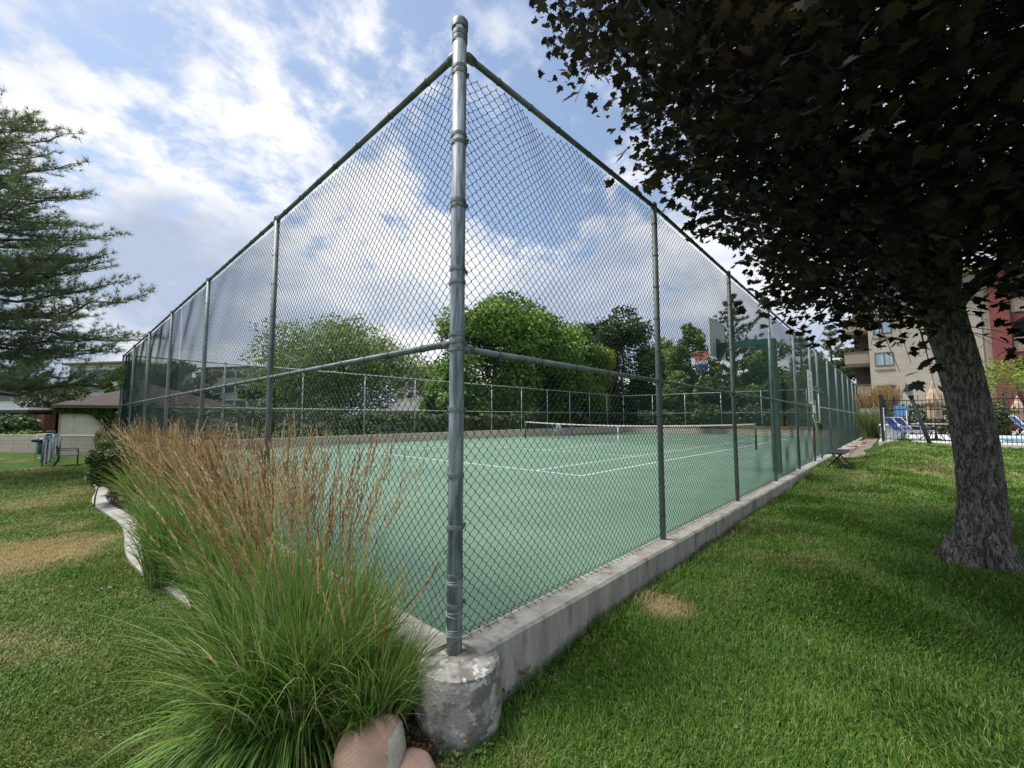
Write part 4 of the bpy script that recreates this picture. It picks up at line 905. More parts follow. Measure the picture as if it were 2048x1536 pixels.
def reed_grass(name, label, c, nb, ns, hb, hs, rad, rs, plume=L_plume, lean=(0, 0), group='ornamental grass clumps along the court bed', spread=1.0, wb=.0042, blade=None, spk=34, inbed=True, sps=1.25, arch=0, adir=0.0):
    r = root(name, label, 'ornamental grass', c, group); c = np.array(c)
    def ribbons(n, L, out, droop, w0, segs, basr):
        a = rs.rand(n)*2*math.pi; br = basr*np.sqrt(rs.rand(n)); B = c+np.stack([br*np.cos(a), br*np.sin(a), np.zeros(n)], 1)
        a2 = a+rs.randn(n)*.9; o = out*(.15+rs.rand(n)**1.2)*spread; t = np.linspace(0, 1, segs)[None, :]
        hx_ = (o[:, None]*(t*.35+.65*t**2.2))*L[:, None]; dr = droop*rs.rand(n)**1.5
        zz_ = L[:, None]*(t-.30*(o[:, None]*t)**2*1.1-dr[:, None]*t**3.2)
        X = B[:, 0, None]+np.cos(a2)[:, None]*hx_+lean[0]*L[:, None]*t**1.6; Y = B[:, 1, None]+np.sin(a2)[:, None]*hx_+lean[1]*L[:, None]*t**1.6
        Z = np.maximum(B[:, 2, None]+zz_, c[2]+.015*rs.rand(n)[:, None])
        if inbed: X = np.where(Y > -.12, np.minimum(X, -.045-.05*rs.rand(n)[:, None]), X)
        Pm = np.stack([X, Y, Z], 2); wa = rs.rand(n)*math.pi; W = np.stack([np.cos(wa), np.sin(wa), .3*rs.randn(n)], 1)[:, None, :]*(w0*(1-t**1.8*.92))[..., None]
        return Pm, W
    def addrib(mb, Pm, W, rnd):
        n, s = Pm.shape[:2]; V = np.stack([Pm-W, Pm+W], 2).reshape(-1, 3); b = (np.arange(n)[:, None]*s+np.arange(s-1)[None])*2
        F = np.stack([b, b+1, b+3, b+2], 2).reshape(-1, 4); mb.add(V, F, np.repeat(rnd, s*2))
    m = MB(); Pm, W = ribbons(nb, hb*(.5+.62*rs.rand(nb)), .62, .38, wb, 9, rad); addrib(m, Pm, W, rs.rand(nb)**.85); 
    if arch:
        t = np.linspace(0, 1, 12)[None, :]; L = hb*(.50+.42*rs.rand(arch)); a = adir+rs.randn(arch)*.75; o = .45+.5*rs.rand(arch); br = rad*1.1*rs.rand(arch)
        hx_ = L[:, None]*o[:, None]*t**1.15; zz_ = L[:, None]*(1.15*t-(.75+.5*o[:, None])*t**2.3)*(.5+.55*(1-o[:, None]))
        X = c[0]+(br*np.cos(a))[:, None]+np.cos(a)[:, None]*hx_; Y = c[1]+(br*np.sin(a))[:, None]+np.sin(a)[:, None]*hx_; Z = np.maximum(c[2]+zz_, c[2]+.01+.03*rs.rand(arch)[:, None])
        X = np.where(Y > -.12, np.minimum(X, -.05), X); Pm = np.stack([X, Y, Z], 2); W = np.stack([-np.sin(a), np.cos(a), .2*rs.randn(arch)], 1)[:, None, :]*(wb*.85*(1-t**2.2*.9))[..., None]; addrib(m, Pm, W, rs.rand(arch)*.75+.15)
    if ns:
        Ps, Ws = ribbons(ns, hs*(.72+.33*rs.rand(ns)), .34, .12, .0016, 10, rad*.85); addrib(m, Ps, Ws, .55+.35*rs.rand(ns))
    m.build('blades', blade or L_blade, r, attr=True)
    if ns:
        m = MB(); K = spk; tt = rs.rand(ns, K)**.9*.30+.70; i0 = np.clip((tt*9).astype(int), 0, 8); fr = tt*9-i0; ii = np.arange(ns)[:, None]
        A = Ps[ii, i0]*(1-fr[..., None])+Ps[ii, i0+1]*fr[..., None]; ax = Ps[ii, np.minimum(i0+1, 9)]-Ps[ii, i0]; ax /= np.linalg.norm(ax, axis=2)[..., None]
        j = rs.randn(ns, K, 3); j -= (j*ax).sum(2)[..., None]*ax; j /= np.linalg.norm(j, axis=2)[..., None]
        fat = np.sin(np.clip((tt-.68)/.34, 0, 1)*math.pi)[..., None]; tip_ = A+ax*(.020+.012*rs.rand(ns, K, 1))*sps+j*.0065*(fat+.3)*sps; sd2 = np.cross(ax, j)*.0030*sps
        V = np.stack([A-sd2, A+sd2, tip_], 2).reshape(-1, 3); hue = np.clip(np.repeat(rs.rand(ns)*.85, K)+.12*rs.rand(ns*K), 0, 1)
        m.add(V, np.arange(ns*K*3).reshape(-1, 3), np.repeat(hue, 3)); m.build('plumes', plume, r, attr=True)
    return r
G_ = lambda x, y: (x, y, float(ground(x, y))+.02)
reed_grass('reed_grass', 'big foreground feather reed grass clump beside the round footing', G_(-.60, .60), 3900, 200, .84, 1.58, .36, np.random.RandomState(1), lean=(-.05, .0), wb=.0050, arch=520, adir=math.radians(195))
reed_grass('reed_grass', 'small low reed grass clump between the big clump and the footing', G_(-.42, .16), 1100, 16, .62, 1.0, .16, np.random.RandomState(14), lean=(.0, -.05), wb=.0045)
reed_grass('reed_grass', 'feather reed grass clump directly behind the foreground clump', G_(-.46, 1.45), 1700, 170, .80, 1.62, .28, np.random.RandomState(2), lean=(-.08, 0))
reed_grass('reed_grass', 'third feather reed grass clump counted from the round footing', G_(-.45, 2.5), 1600, 160, .80, 1.62, .28, np.random.RandomState(3), lean=(-.06, 0))
reed_grass('reed_grass', 'bright green feather reed grass clump over the curved edging', G_(-.60, 3.6), 2300, 150, .85, 1.60, .30, np.random.RandomState(4), lean=(-.04, 0), spread=.75)
reed_grass('reed_grass', 'feather reed grass clump just in front of the leafy shrub', G_(-.45, 4.8), 1500, 160, .80, 1.62, .28, np.random.RandomState(5), wb=.005)
reed_grass('reed_grass', 'pale plumed reed grass clump beside the leafy shrub along the fence', G_(-.35, 6.2), 1300, 150, .80, 1.62, .28, np.random.RandomState(6), wb=.006)
reed_grass('reed_grass', 'pale plumed reed grass clump behind the leafy shrub', G_(-.35, 7.8), 1500, 200, .95, 1.62, .3, np.random.RandomState(7), wb=.007)
reed_grass('reed_grass', 'last reed grass clump showing above the far bushes', G_(-.4, 11.6), 900, 130, .95, 1.65, .3, np.random.RandomState(9), wb=.009, plume=L_straw)

def bush(name, label, c, R, H, n, size, matl, rs, ns=7, cat='shrub', outline=OVAL):
    r = root(name, label, cat, c); m = MB(); L = []
    for i in range(16):
        a = rs.rand()*2*math.pi; q = rs.rand()**.5*.62; L.append((c[0]+math.cos(a)*q*R, c[1]+math.sin(a)*q*R, c[2]+H*(.25+.5*rs.rand()), (.30+.22*rs.rand())*min(R, H*.8)))
    L = np.array(L); k = rs.randint(0, 16, n); d = rs.randn(n, 3); d /= np.linalg.norm(d, axis=1)[:, None]; C = L[k, :3]+d*(L[k, 3]*(.6+.5*rs.rand(n)))[:, None]; C[:, 2] = np.maximum(C[:, 2], c[2]+.03)
    leaves(m, C, size, outline, .3, .2, np.clip(rs.rand(n)*.6+.2+.2*np.sin(k*2.), 0, 1), rs); m.build('foliage', matl, r, attr=True)
    s = MB()
    for i in range(ns): limb(s, (c[0]+.1*rs.randn(), c[1]+.1*rs.randn(), c[2]-.05), L[i, :3]+[0, 0, L[i, 3]*.8], .014, .004, 0, 4, 5, .06, rs)
    s.build('stem', M_bark2, r); return r
bush('leafy_shrub', 'dense leafy shrub at the bend of the pale edging', G_(-.78, 9.0), .46, 1.38, 15000, .042, L_shrub, np.random.RandomState(41))
bush('leafy_shrub', 'taller shrub behind the dense leafy shrub at the bed edge', G_(-.60, 10.3), .36, 1.5, 8000, .055, L_shrub, np.random.RandomState(42))
bush('leafy_shrub', 'farthest shrub in the bed near the end of the left fence', G_(-.45, 13.6), .40, 1.5, 6000, .07, L_shrub, np.random.RandomState(43))

rs = np.random.RandomState(66); n = 4200; X = np.stack([-.22-.60*rs.rand(n), -.28+1.0*rs.rand(n), np.zeros(n)], 1); X[:, 2] = ground(X[:, 0], X[:, 1])+.075+.012*rs.rand(n)
X[:, 2] = np.where(X[:, 1] < -.20, X[:, 2]-.06, X[:, 2])
m = MB(); leaves(m, X, .021, OVAL, 1.2, .3, None, rs); tag(m.build('leaf_litter', leafmat('dead leaf litter', [(0, (.03, .02, .013)), (.6, (.09, .06, .035)), (1, (.20, .14, .08))], .9, .1, .1), attr=True), 'dead leaf litter on the soil in front of the grass clump', 'leaf litter', kind='stuff')
# rocks, fallen leaves, weed
def rock(name, label, c, s, m, rs, rotz=0, flat=.0):
    bm = MB(); n1_, n2_ = 26, 36; V = []
    ph = rs.rand(6)*6
    for i in range(n1_):
        a = math.pi*i/(n1_-1)
        for j in range(n2_):
            b = 2*math.pi*j/n2_; v = np.array([math.sin(a)*math.cos(b), math.sin(a)*math.sin(b), math.cos(a)])
            k = 1+.06*math.sin(3*v[0]+ph[0])*math.sin(2*v[1]+ph[1])+.05*math.sin(5*v[2]+ph[2]+2*v[0])+.006*rs.randn()
            v = np.sign(v)*np.abs(v)**.82*k
            if flat and v[0] > flat: v[0] = flat+(v[0]-flat)*.25+.02*math.sin(9*v[1]+4*v[2])
            V.append(v*np.array(s))
    V = np.array(V); co, si = math.cos(rotz), math.sin(rotz); V = V @ np.array([[co, si, 0], [-si, co, 0], [0, 0, 1]]); V = V+np.array(c)
    F = np.array([(i*n2_+j, i*n2_+(j+1) % n2_, (i+1)*n2_+(j+1) % n2_, (i+1)*n2_+j) for i in range(n1_-1) for j in range(n2_)]); bm.add(V, F)
    o = bm.build(name, m, smooth=True, org=c); tag(o, label, 'rock'); return o
M_sand2 = D.materials.new('broken red sandstone'); M_sand2.use_nodes = True; M_sand2.node_tree.nodes.clear(); T = NT(M_sand2.node_tree)
pos = T.node('ShaderNodeTexCoord').outputs['Object']
wv_ = T.node('ShaderNodeTexWave', {'Vector': T.node('ShaderNodeMapping', {0: pos, 2: (.5, .25, .4)}).outputs[0], 'Scale': 22, 'Distortion': 2.2, 'Detail': 5, 'Detail Scale': 3.0}, bands_direction='Z').outputs['Fac']
c_ = T.mix(T.smooth(wv_, .1, .9), (.42, .275, .205), (.46, .305, .232)); c_ = T.mix(T.smooth(T.noise(pos, 8, 5), .5, .75, 0, .6), c_, (.60, .38, .28))
c_ = T.mix(T.smooth(T.noise(pos, 30, 4, .7), .55, .75, 0, .5), c_, (.28, .14, .10))
sp = T.node('ShaderNodeSeparateXYZ', {0: pos}); ed = T.math('ADD', T.math('ADD', T.math('MULTIPLY', sp.outputs[0], .66), T.math('MULTIPLY', sp.outputs[1], -.76)), T.math('MULTIPLY', T.noise(pos, 12, 6, .7), .10))
em = T.smooth(ed, .150, .156); c_ = T.mix(em, c_, T.mix(T.noise(pos, 60, 3), (.40, .36, .31), (.66, .62, .55)))
pb = T.node('ShaderNodeBsdfPrincipled', {'Base Color': c_, 'Roughness': .9, 'Specular IOR Level': .2})
bb = T.node('ShaderNodeBump', {'Strength': .9, 'Distance': .012, 'Height': T.math('ADD', T.math('MULTIPLY', T.noise(pos, 45, 6, .7), T.math('ADD', em, .35)), T.math('MULTIPLY', wv_, .0))}); T.l.new(bb.outputs[0], pb.inputs['Normal'])
T.l.new(pb.outputs[0], T.node('ShaderNodeOutputMaterial').inputs[0])
pr = U(742, 2.07, -.28); rock('sandstone_boulder', 'rounded red sandstone boulder with a broken white edge in front of the grass clump', (pr[0], pr[1], -.315), (.160, .150, .145), M_sand2, np.random.RandomState(3), -.7)
pr = U(822, 2.04, -.35); rock('sandstone_boulder', 'smaller reddish boulder tucked between the broken boulder and the footing', (pr[0], pr[1], -.385), (.10, .11, .10), mat('dull red stone', (.30, .19, .15), (.40, .27, .22), 7, .9, .6, c3=(.5, .42, .36), s3=9), np.random.RandomState(5), .3)
pr = U(924, 2.03, -.38); rock('pale_rock', 'pale angular rock at the foot of the concrete footing', (pr[0], pr[1], -.43), (.05, .085, .085), mat('pale grey stone', (.36, .35, .32), (.50, .49, .45), 12, .9, .7), np.random.RandomState(6), .9, .3)
def fallen(u, v, z, s, label, seed, extra=0.0):
    p = gpt(u, v, z); rs = np.random.RandomState(seed); m = MB(); p = np.array([p[0], p[1], float(ground(p[0], p[1]))+.045])
    o = np.array(MAPLE); th_ = rs.rand()*6; c, s_ = math.cos(th_), math.sin(th_)
    V = np.array([(s*(x*c-y*s_), s*(x*s_+y*c)*.5, s*(.35*y+.8*abs(x)+.25*rs.rand())) for x, y in o])+p; n = len(o)
    m.add(V, np.array([(0, i, i+1) for i in range(1, n-1)]), np.full(n, rs.rand()))
    tag(m.build('fallen_leaf', L_dry, org=p, attr=True), label, 'leaf', 'fallen leaves by the curb')
fallen(1050, 1362, -.35, .10, 'curled rust red fallen leaf on the grass against the curb', 1); fallen(1010, 1402, -.38, .065, 'small brown fallen leaf beside the round footing', 5)
wp = gpt(928, 1500, -.4); wd_ = root('weed', 'small leafy weed with one yellow flower at the foot of the footing', 'plant', (wp[0], wp[1], -.4)); rs = np.random.RandomState(8)
m = MB(); leaves(m, np.array([wp[0], wp[1], -.375])+rs.randn(240, 3)*[.10, .10, .018]+[.03, -.02, 0], .022, OVAL, 1, .2, None, rs); m.build('leaves', L_ivy, wd_, attr=True)
fp = np.array([wp[0]-.01, wp[1]-.02, -.335]); m = MB(); m.tube([fp-[0, 0, .07], fp], .0012, 4); m.build('stem', L_ivy, wd_)
m = MB(); leaves(m, np.array([fp+[.006*math.cos(a), .006*math.sin(a), 0] for a in np.arange(9)*.7]), .014, OVAL, .2, .2, None, rs); m.build('flower', L_flower, wd_, attr=True)
# tufts of longer grass against the curb and footing
for (x, y, lab, sd_) in ((.42, -.23, 'stray grass tuft growing against the curb near the fallen leaf', 61), (.05, -.42, 'stray grass tuft in front of the round footing', 62), (1.25, -.22, 'thin grass tuft against the curb past the fallen leaf', 63)):
    reed_grass('grass_tuft', lab, (x, y, float(ground(x, y))), 60, 0, .17, 0, .06, np.random.RandomState(sd_), group='grass tufts by the curb', wb=.0018, inbed=False)

# ------------------------------------------------------------------ buildings left
def window(par, x0, x1, z0, z1, face, axis, fm, pm, mull=True, dep=.03):
    "window on plane: axis 'x' -> plane x=face facing -x, spanning y; 'y' -> plane y=face facing -y"
    def bx(mb, a0, a1, c0, c1, d0, d1):
        if axis == 'x': mb.box(face-d1, a0, c0, face-d0, a1, c1)
        else: mb.box(a0, face-d1, c0, a1, face-d0, c1)
    t = .06; f = MB(); bx(f, x0-t, x0, z0-t, z1+t, 0, dep+.02); bx(f, x1, x1+t, z0-t, z1+t, 0, dep+.02); bx(f, x0, x1, z1, z1+t, 0, dep+.019); bx(f, x0, x1, z0-t, z0, 0, dep+.019)
    if mull: bx(f, (x0+x1)/2-.03, (x0+x1)/2+.03, z0, z1, 0, dep+.015)
    fo_ = f.build('window', fm, par); p_ = MB(); bx(p_, x0, x1, z0, z1, -.01, dep*.3); p_.build('pane', pm, fo_)
def hip(mb, x0, y0, x1, y1, ze, zr, ov=.5):
    x0 -= ov; y0 -= ov; x1 += ov; y1 += ov; w_ = min(x1-x0, y1-y0)/2
    if x1-x0 >= y1-y0: r0, r1 = (x0+w_, (y0+y1)/2, zr), (x1-w_, (y0+y1)/2, zr)
    else: r0, r1 = ((x0+x1)/2, y0+w_, zr), ((x0+x1)/2, y1-w_, zr)
    v = [(x0, y0, ze), (x1, y0, ze), (x1, y1, ze), (x0, y1, ze), r0, r1, (x0, y0, ze-.16), (x1, y0, ze-.16), (x1, y1, ze-.16), (x0, y1, ze-.16)]
    if x1-x0 >= y1-y0: f = [(0, 1, 5, 4), (1, 2, 5), (2, 3, 4, 5), (3, 0, 4)]
    else: f = [(0, 1, 4), (1, 2, 5, 4), (2, 3, 5), (3, 0, 4, 5)]
    f += [(6, 7, 1, 0), (7, 8, 2, 1), (8, 9, 3, 2), (9, 6, 0, 3), (9, 8, 7, 6)]; mb.add(v, f)
# cottage
a = U(117, 25.5, -.65); cx0, cy0 = a[0], a[1]
ct = root('cottage', 'low cream cottage with brown hip roof and ivy behind the left fence end', 'house', (cx0, cy0, -.65))
ex_ = 9.0
mb = MB(); mb.box(cx0, cy0, -.7, cx0+ex_, cy0+9, 1.95); mb.build('wall', M_cream, ct)
mb = MB(); hip(mb, cx0, cy0, cx0+ex_, cy0+9, 1.98, 3.75, .45); mb.build('roof', M_shing, ct)
mb = MB(); mb.box(cx0-.47, cy0-.52, 1.80, cx0+ex_+.4, cy0-.455, 1.99); mb.build('gutter', M_brown, ct)
mb = MB(); mb.tube([(cx0-.05, cy0-.06, -.6), (cx0-.05, cy0-.06, 1.7), (cx0-.3, cy0-.4, 1.82)], .04, 8); mb.build('downpipe', mat('tan pipe', (.42, .30, .20), None, rough=.6), ct)
iv = root('ivy', 'green ivy hanging over the cream cottage wall below the eave', 'climbing plant', (cx0+2, cy0-.1, 0)); rs = np.random.RandomState(77)
n = 7000; X = rs.rand(n); Zt = 1.80-rs.rand(n)**1.1*(.30+1.9*smst(.16, .42, X)*(.75+.25*np.sin(X*25))); C = np.stack([cx0-.3+X*7.5, cy0-.12-.22*rs.rand(n), Zt], 1)
m = MB(); leaves(m, C, .17, OVAL, 0, .3, None, rs); m.build('foliage', L_ivy, iv, attr=True)
m = MB()
for i in range(10): limb(m, (cx0+3.4+i*.4, cy0-.06, -.5), (cx0+3.2+i*.45+rs.randn()*.3, cy0-.08, 1.7), .02, .01, 0, 4, 6, .05, rs)
m.build('stem', M_bark2, iv)
bush('leafy_shrub', 'dark ivy mound left of the cottage corner', (cx0-2.0, cy0+.3, -.6), 1.3, 2.1, 3500, .15, L_ivy, np.random.RandomState(78))
bush('leafy_shrub', 'light green shrub rising over the tan wall by the dark grey house', (*U(40, 23.3, -.6)[:2], -.6), .9, 1.1, 2200, .11, L_green, np.random.RandomState(79))
# tan garden wall in front of cottage
wa = U(-260, 22.0, 0)
wb_ = U(245, 21.8, 0); tw_ = MB(); dirw = (wb_-wa)[:2]; 
pA = np.array([wa[0], wa[1]]); pB = np.array([.3, 20.6]); pW = U(180, 22.2, 0)[:2]; pL = U(-300, 24.0, 0)[:2]
for (s_, e_) in ((pL, pW), (pW, np.array([6.0, 21.5]))):
    tw_.beam((s_[0], s_[1], -.2), (e_[0], e_[1], -.2), .2, 1.0)
tag(tw_.build('garden_wall', M_block, org=(pW[0], pW[1], -.7)), 'low tan block garden wall behind the left lawn', 'wall')
# brick pier + dark grey house with pale flat roof
dh = U(-160, 27, -.6); dh2 = U(62, 26.0, -.6)
dg = root('dark_grey_house', 'low dark grey house with pale flat roof at the left edge', 'house', (dh2[0], dh2[1], -.6))
vd = (dh2-dh)[:2]; L_ = np.linalg.norm(vd); vd /= L_; nd = np.array([-vd[1], vd[0]]); Rz = np.array([[vd[0], nd[0], 0], [vd[1], nd[1], 0], [0, 0, 1]])
mb = MB(); mb.box(0, 0, -.1, L_, 7, 2.1, R=Rz, c=(dh[0], dh[1], -.6)); mb.build('wall', M_darkwall, dg)
mb = MB(); mb.box(-.6, -.6, 2.1, L_+.4, 7.4, 2.28, R=Rz, c=(dh[0], dh[1], -.6)); mb.build('fascia', M_black, dg)
mb = MB(); mb.box(-.5, -.5, 2.281, L_+.3, 7.3, 2.42, R=Rz, c=(dh[0], dh[1], -.6)); mb.build('roof', M_white, dg)
for k in (0.70, .86):
    mb = MB(); mb.box(L_*k, -.04, 1.0, L_*k+.9, -.005, 1.6, R=Rz, c=(dh[0], dh[1], -.6)); wf = mb.build('window', M_white, dg)
    mb = MB(); mb.box(L_*k+.07, -.055, 1.07, L_*k+.83, -.041, 1.53, R=Rz, c=(dh[0], dh[1], -.6)); mb.build('pane', M_glass, wf)
mb = MB(); mb.box(L_+.02, -.1, -.1, L_+.9, .5, 2.0, R=Rz, c=(dh[0], dh[1], -.6)); mb.build('brick_pier', M_redbrick, dg)
# second roof behind
q = U(60, 34, -.6); r2 = root('brown_roofed_house', 'house with dark brown roof partly hidden by the pale trunked tree', 'house', q)
mb = MB(); mb.box(q[0], q[1], -.6, q[0]+6, q[1]+6, 1.9); mb.build('wall', M_cream, r2); mb = MB(); hip(mb, q[0], q[1], q[0]+6, q[1]+6, 1.93, 3.4); mb.build('roof', M_shing, r2)
# long apartment building far left
def apartment(label, u0, d0, u1, d1, zb, zt, storeys, bays, wm, rm, roofh=1.0, ov=.6, pm=M_glass, dep=12, name='apartment_block', fm=M_white, wh=(1.3, 1.3), balc=False):
    p = U(u0, d0, 0)[:2]; q_ = U(u1, d1, 0)[:2]; v = q_-p; L = np.linalg.norm(v); v /= L; nn = np.array([-v[1], v[0]]); R_ = np.array([[v[0], nn[0], 0], [v[1], nn[1], 0], [0, 0, 1]]); c = (p[0], p[1], 0)
    r = root(name, label, 'building', (p[0], p[1], zb)); mb = MB(); mb.box(0, 0, zb, L, dep, zt, R=R_, c=c); mb.build('wall', wm, r)
    mb = MB(); mb.box(-ov, -ov, zt+.002, L+ov, dep+ov, zt+.25, R=R_, c=c)
    mb.add(np.array([(-ov, -ov, zt+.251), (L+ov, -ov, zt+.251), (L+ov, dep+ov, zt+.251), (-ov, dep+ov, zt+.251), (dep*.4, dep/2, zt+.25+roofh), (L-dep*.4, dep/2, zt+.25+roofh)]) @ R_.T+np.array(c), [(0, 1, 5, 4), (1, 2, 5), (2, 3, 4, 5), (3, 0, 4)]); mb.build('roof', rm, r)
    sh = (zt-max(zb, -.6))/storeys
    for k in range(storeys):
        for b_ in range(bays):
            x = L*(b_+.5)/bays; z = max(zb, -.6)+sh*k+sh*.35
            mb = MB(); mb.box(x-wh[0]/2-.1, -.05, z-.1, x+wh[0]/2+.1, -.002, z+wh[1]+.1, R=R_, c=c); wf = mb.build('window', fm, r)
            mb = MB(); mb.box(x-wh[0]/2, -.08, z, x+wh[0]/2, -.051, z+wh[1], R=R_, c=c); mb.build('pane', pm, wf)
            if balc and b_ % 2 == 0:
                mb = MB(); mb.box(x-1.3, -.9, z-.75, x+1.3, -.051, z-.62, R=R_, c=c); mb.box(x-1.3, -.9, z-.619, x+1.3, -.84, z+.15, R=R_, c=c); mb.build('balcony', M_white, r)
    return r
apartment('long pale apartment block with brown roof seen through the left fence', 395, 72, 620, 68, -1, HZ(735, 70), 4, 9, mat('pale stucco', (.46, .43, .38), (.52, .49, .44), 3, .9), M_brown, .6, dep=10, wh=(2.0, 1.2))
apartment('pale apartment block with blue window rising behind the pine and cottage', 130, 62, 246, 60, -1, HZ(726, 60), 3, 6, mat('cream stucco far', (.50, .46, .38), (.56, .52, .44), 3, .9), mat('olive roof', (.16, .16, .10), None, rough=.9), 1.0, pm=mat('blue glass', (.10, .18, .25), None, rough=.15), dep=10)
apartment('white apartment block behind the dark grey house', -60, 46, 66, 45, -1, HZ(770, 45), 2, 6, M_white, M_shing2, .6, dep=9)
apartment('grey roofed house with dormers beyond the hedge left of the corner post', 745, 52, 900, 48, -1, HZ(826, 50), 1, 5, mat('grey stucco', (.34, .33, .32), (.40, .39, .38), 3, .9), M_shing2, 2.6, dep=12, wh=(1.2, 1.0))
apartment('tall cream building glimpsed between the pale tree and the bright maple', 790, 95, 895, 92, -1, HZ(735, 92), 5, 5, mat('cream render', (.58, .52, .44), None, rough=.9), M_tanroof, 1.5, dep=14)
apartment('pinkish grey roofed house hidden behind the trees beyond the tennis net', 1150, 66, 1240, 66, -1, HZ(815, 66), 1, 4, mat('pink grey wall', (.40, .34, .32), None, rough=.9), M_shing2, 3.2, dep=12)

# utility pole with cables
q = U(553, 58, -.6); up = root('utility_pole', 'wooden utility pole with cross arm beyond the pale tree', 'pole', q); zt_ = HZ(678, 58)
mb = MB(); mb.tube([q, (q[0], q[1], zt_)], .14, 8); mb.build('pole', M_bark2, up); mb = MB(); mb.beam((q[0]-1.0, q[1]+1.0, zt_-.35), (q[0]+1.0, q[1]-1.0, zt_-.35), .12, .14); mb.build('cross_arm', M_bark2, up)
for i, lab in ((0, 'upper'), (1, 'middle'), (2, 'lower')):
    e = U(-200, 62, HZ(625-0+i*10, 62)); s_ = np.array([q[0]-.8+i*.8, q[1]+.8-i*.8, zt_-.2-.25*i]); ts = np.linspace(0, 1, 14)[:, None]; P = s_+(e-s_)*ts; P[:, 2] -= (2.0*4*ts*(1-ts))[:, 0]
    mb = MB(); mb.tube(P, .012, 4); tag(mb.build('overhead_cable', M_black, org=s_), lab+' overhead cable crossing the sky behind the left fence', 'cable', 'overhead cables')

# low chain link fence and small gate on the left lawn
fa = U(84, 15.6, -.55); fb = U(116, 21.8, -.65); lowz = lambda t: fa[2]+(fb[2]-fa[2])*t
lf_ = root('low_chain_link_fence', 'waist high grey chain link fence running back across the left lawn', 'fence', (fa[0], fa[1], -.6))
vdir = (fb-fa)[:2]; Lf = np.linalg.norm(vdir); vdir /= Lf; HLF = 1.02
for i in range(6):
    t = i/5; c = fa[:2]+vdir*Lf*t; mb = MB(); mb.tube([(c[0], c[1], lowz(t)-.05), (c[0], c[1], lowz(t)+HLF+.02)], .03, 8); mb.build('post', M_post, lf_, smooth=True)
mb = MB(); mb.tube([(fa[0], fa[1], lowz(0)+HLF), (fb[0], fb[1], lowz(1)+HLF)], .022, 8); mb.build('top_rail', M_post, lf_, smooth=True)
mb = MB(); chain(mb, fa[:2], vdir, (-vdir[1], vdir[0]), 0, Lf, lambda s: lowz(s/Lf)+HLF-.02, lambda s: lowz(s/Lf)+.03, h=.045, r=.003, hi=False); mb.build('chain_link_mesh', M_band, lf_)
lf2 = root('low_chain_link_fence', 'low chain link fence behind the left lawn bench', 'fence', (fb[0]+1, fb[1], -.6)); fe = U(190, 17.4, -.55); fs = U(117, 17.6, -.55); v2 = (fe-fs)[:2]; L2 = np.linalg.norm(v2); v2 /= L2
mb = MB(); mb.tube([(fs[0], fs[1], -.55+1.0), (fe[0]+1.0*v2[0], fe[1]+1.0*v2[1], -.55+1.0)], .022, 8); mb.build('top_rail', M_band, lf2, smooth=True)
mb = MB(); chain(mb, fs[:2], v2, (-v2[1], v2[0]), 0, L2+1, lambda s: s*0+.44, lambda s: s*0-.5, h=.045, r=.003, hi=False); mb.build('chain_link_mesh', M_post, lf2)
for t in (0, 1.0): mb = MB(); c = fs[:2]+v2*(L2+1)*t; mb.tube([(c[0], c[1], -.6), (c[0], c[1], .47)], .028, 8); mb.build('post', M_band, lf2, smooth=True)
# open small gate
g0 = U(80, 18.0, -.6); g1 = U(70, 18.0, -.6); gg = root('low_gate', 'open waist high pipe gate left of the low chain link fence', 'gate', (g0[0], g0[1], -.6)); w2 = U(103, 18.2, -.6)
mb = MB(); 
for a_, b_ in (((g1[0], g1[1], -.5), (g1[0], g1[1], .52)), ((g1[0], g1[1], .52), (w2[0], w2[1], .52)), ((g1[0], g1[1], -.5), (w2[0], w2[1], -.5)), ((w2[0], w2[1], -.5), (w2[0], w2[1], .52))): mb.tube([a_, b_], .02, 8)
mb.build('gate_frame', M_farpost, gg, smooth=True); mb = MB(); mb.tube([(g1[0]-.05, g1[1], .18), (g1[0]+.12, g1[1], .18)], .03, 6); mb.build('latch', M_band, gg)
# bins
bz_ = U(82, 16.6, -.55); tbn = root('litter_bin', 'dark teal litter bin with black lid behind the low fence end', 'bin', bz_); mb = MB(); mb.lathe([(.10, .35), (.13, .4), (.14, .80), (.12, .82)], bz_, 14); mb.tube([(bz_[0], bz_[1], bz_[2]), (bz_[0], bz_[1], bz_[2]+.36)], .025, 6); mb.build('body', M_teal, tbn, smooth=True)
mb = MB(); mb.lathe([(.17, .82), (.18, .88), (.10, .97), (.001, 1.0)], bz_, 14); mb.box(bz_[0]-.30, bz_[1]-.05, bz_[2]+.83, bz_[0]-.1, bz_[1]+.08, bz_[2]+.93); mb.build('lid', M_black, tbn, smooth=True)
bz_ = U(98, 21.0, -.65); sb = root('bag_dispenser', 'dark green box on a post by the tan wall', 'dispenser', bz_); mb = MB(); mb.box(bz_[0]-.17, bz_[1]-.12, .22, bz_[0]+.17, bz_[1]+.12, .56); mb.build('box', M_teal, sb, bevel=.02); mb = MB(); mb.box(bz_[0]-.03, bz_[1]-.03, -.65, bz_[0]+.03, bz_[1]+.03, .219); mb.box(bz_[0]+.02, bz_[1]-.03, .561, bz_[0]+.07, bz_[1]+.03, .95); mb.build('post', M_green, sb)
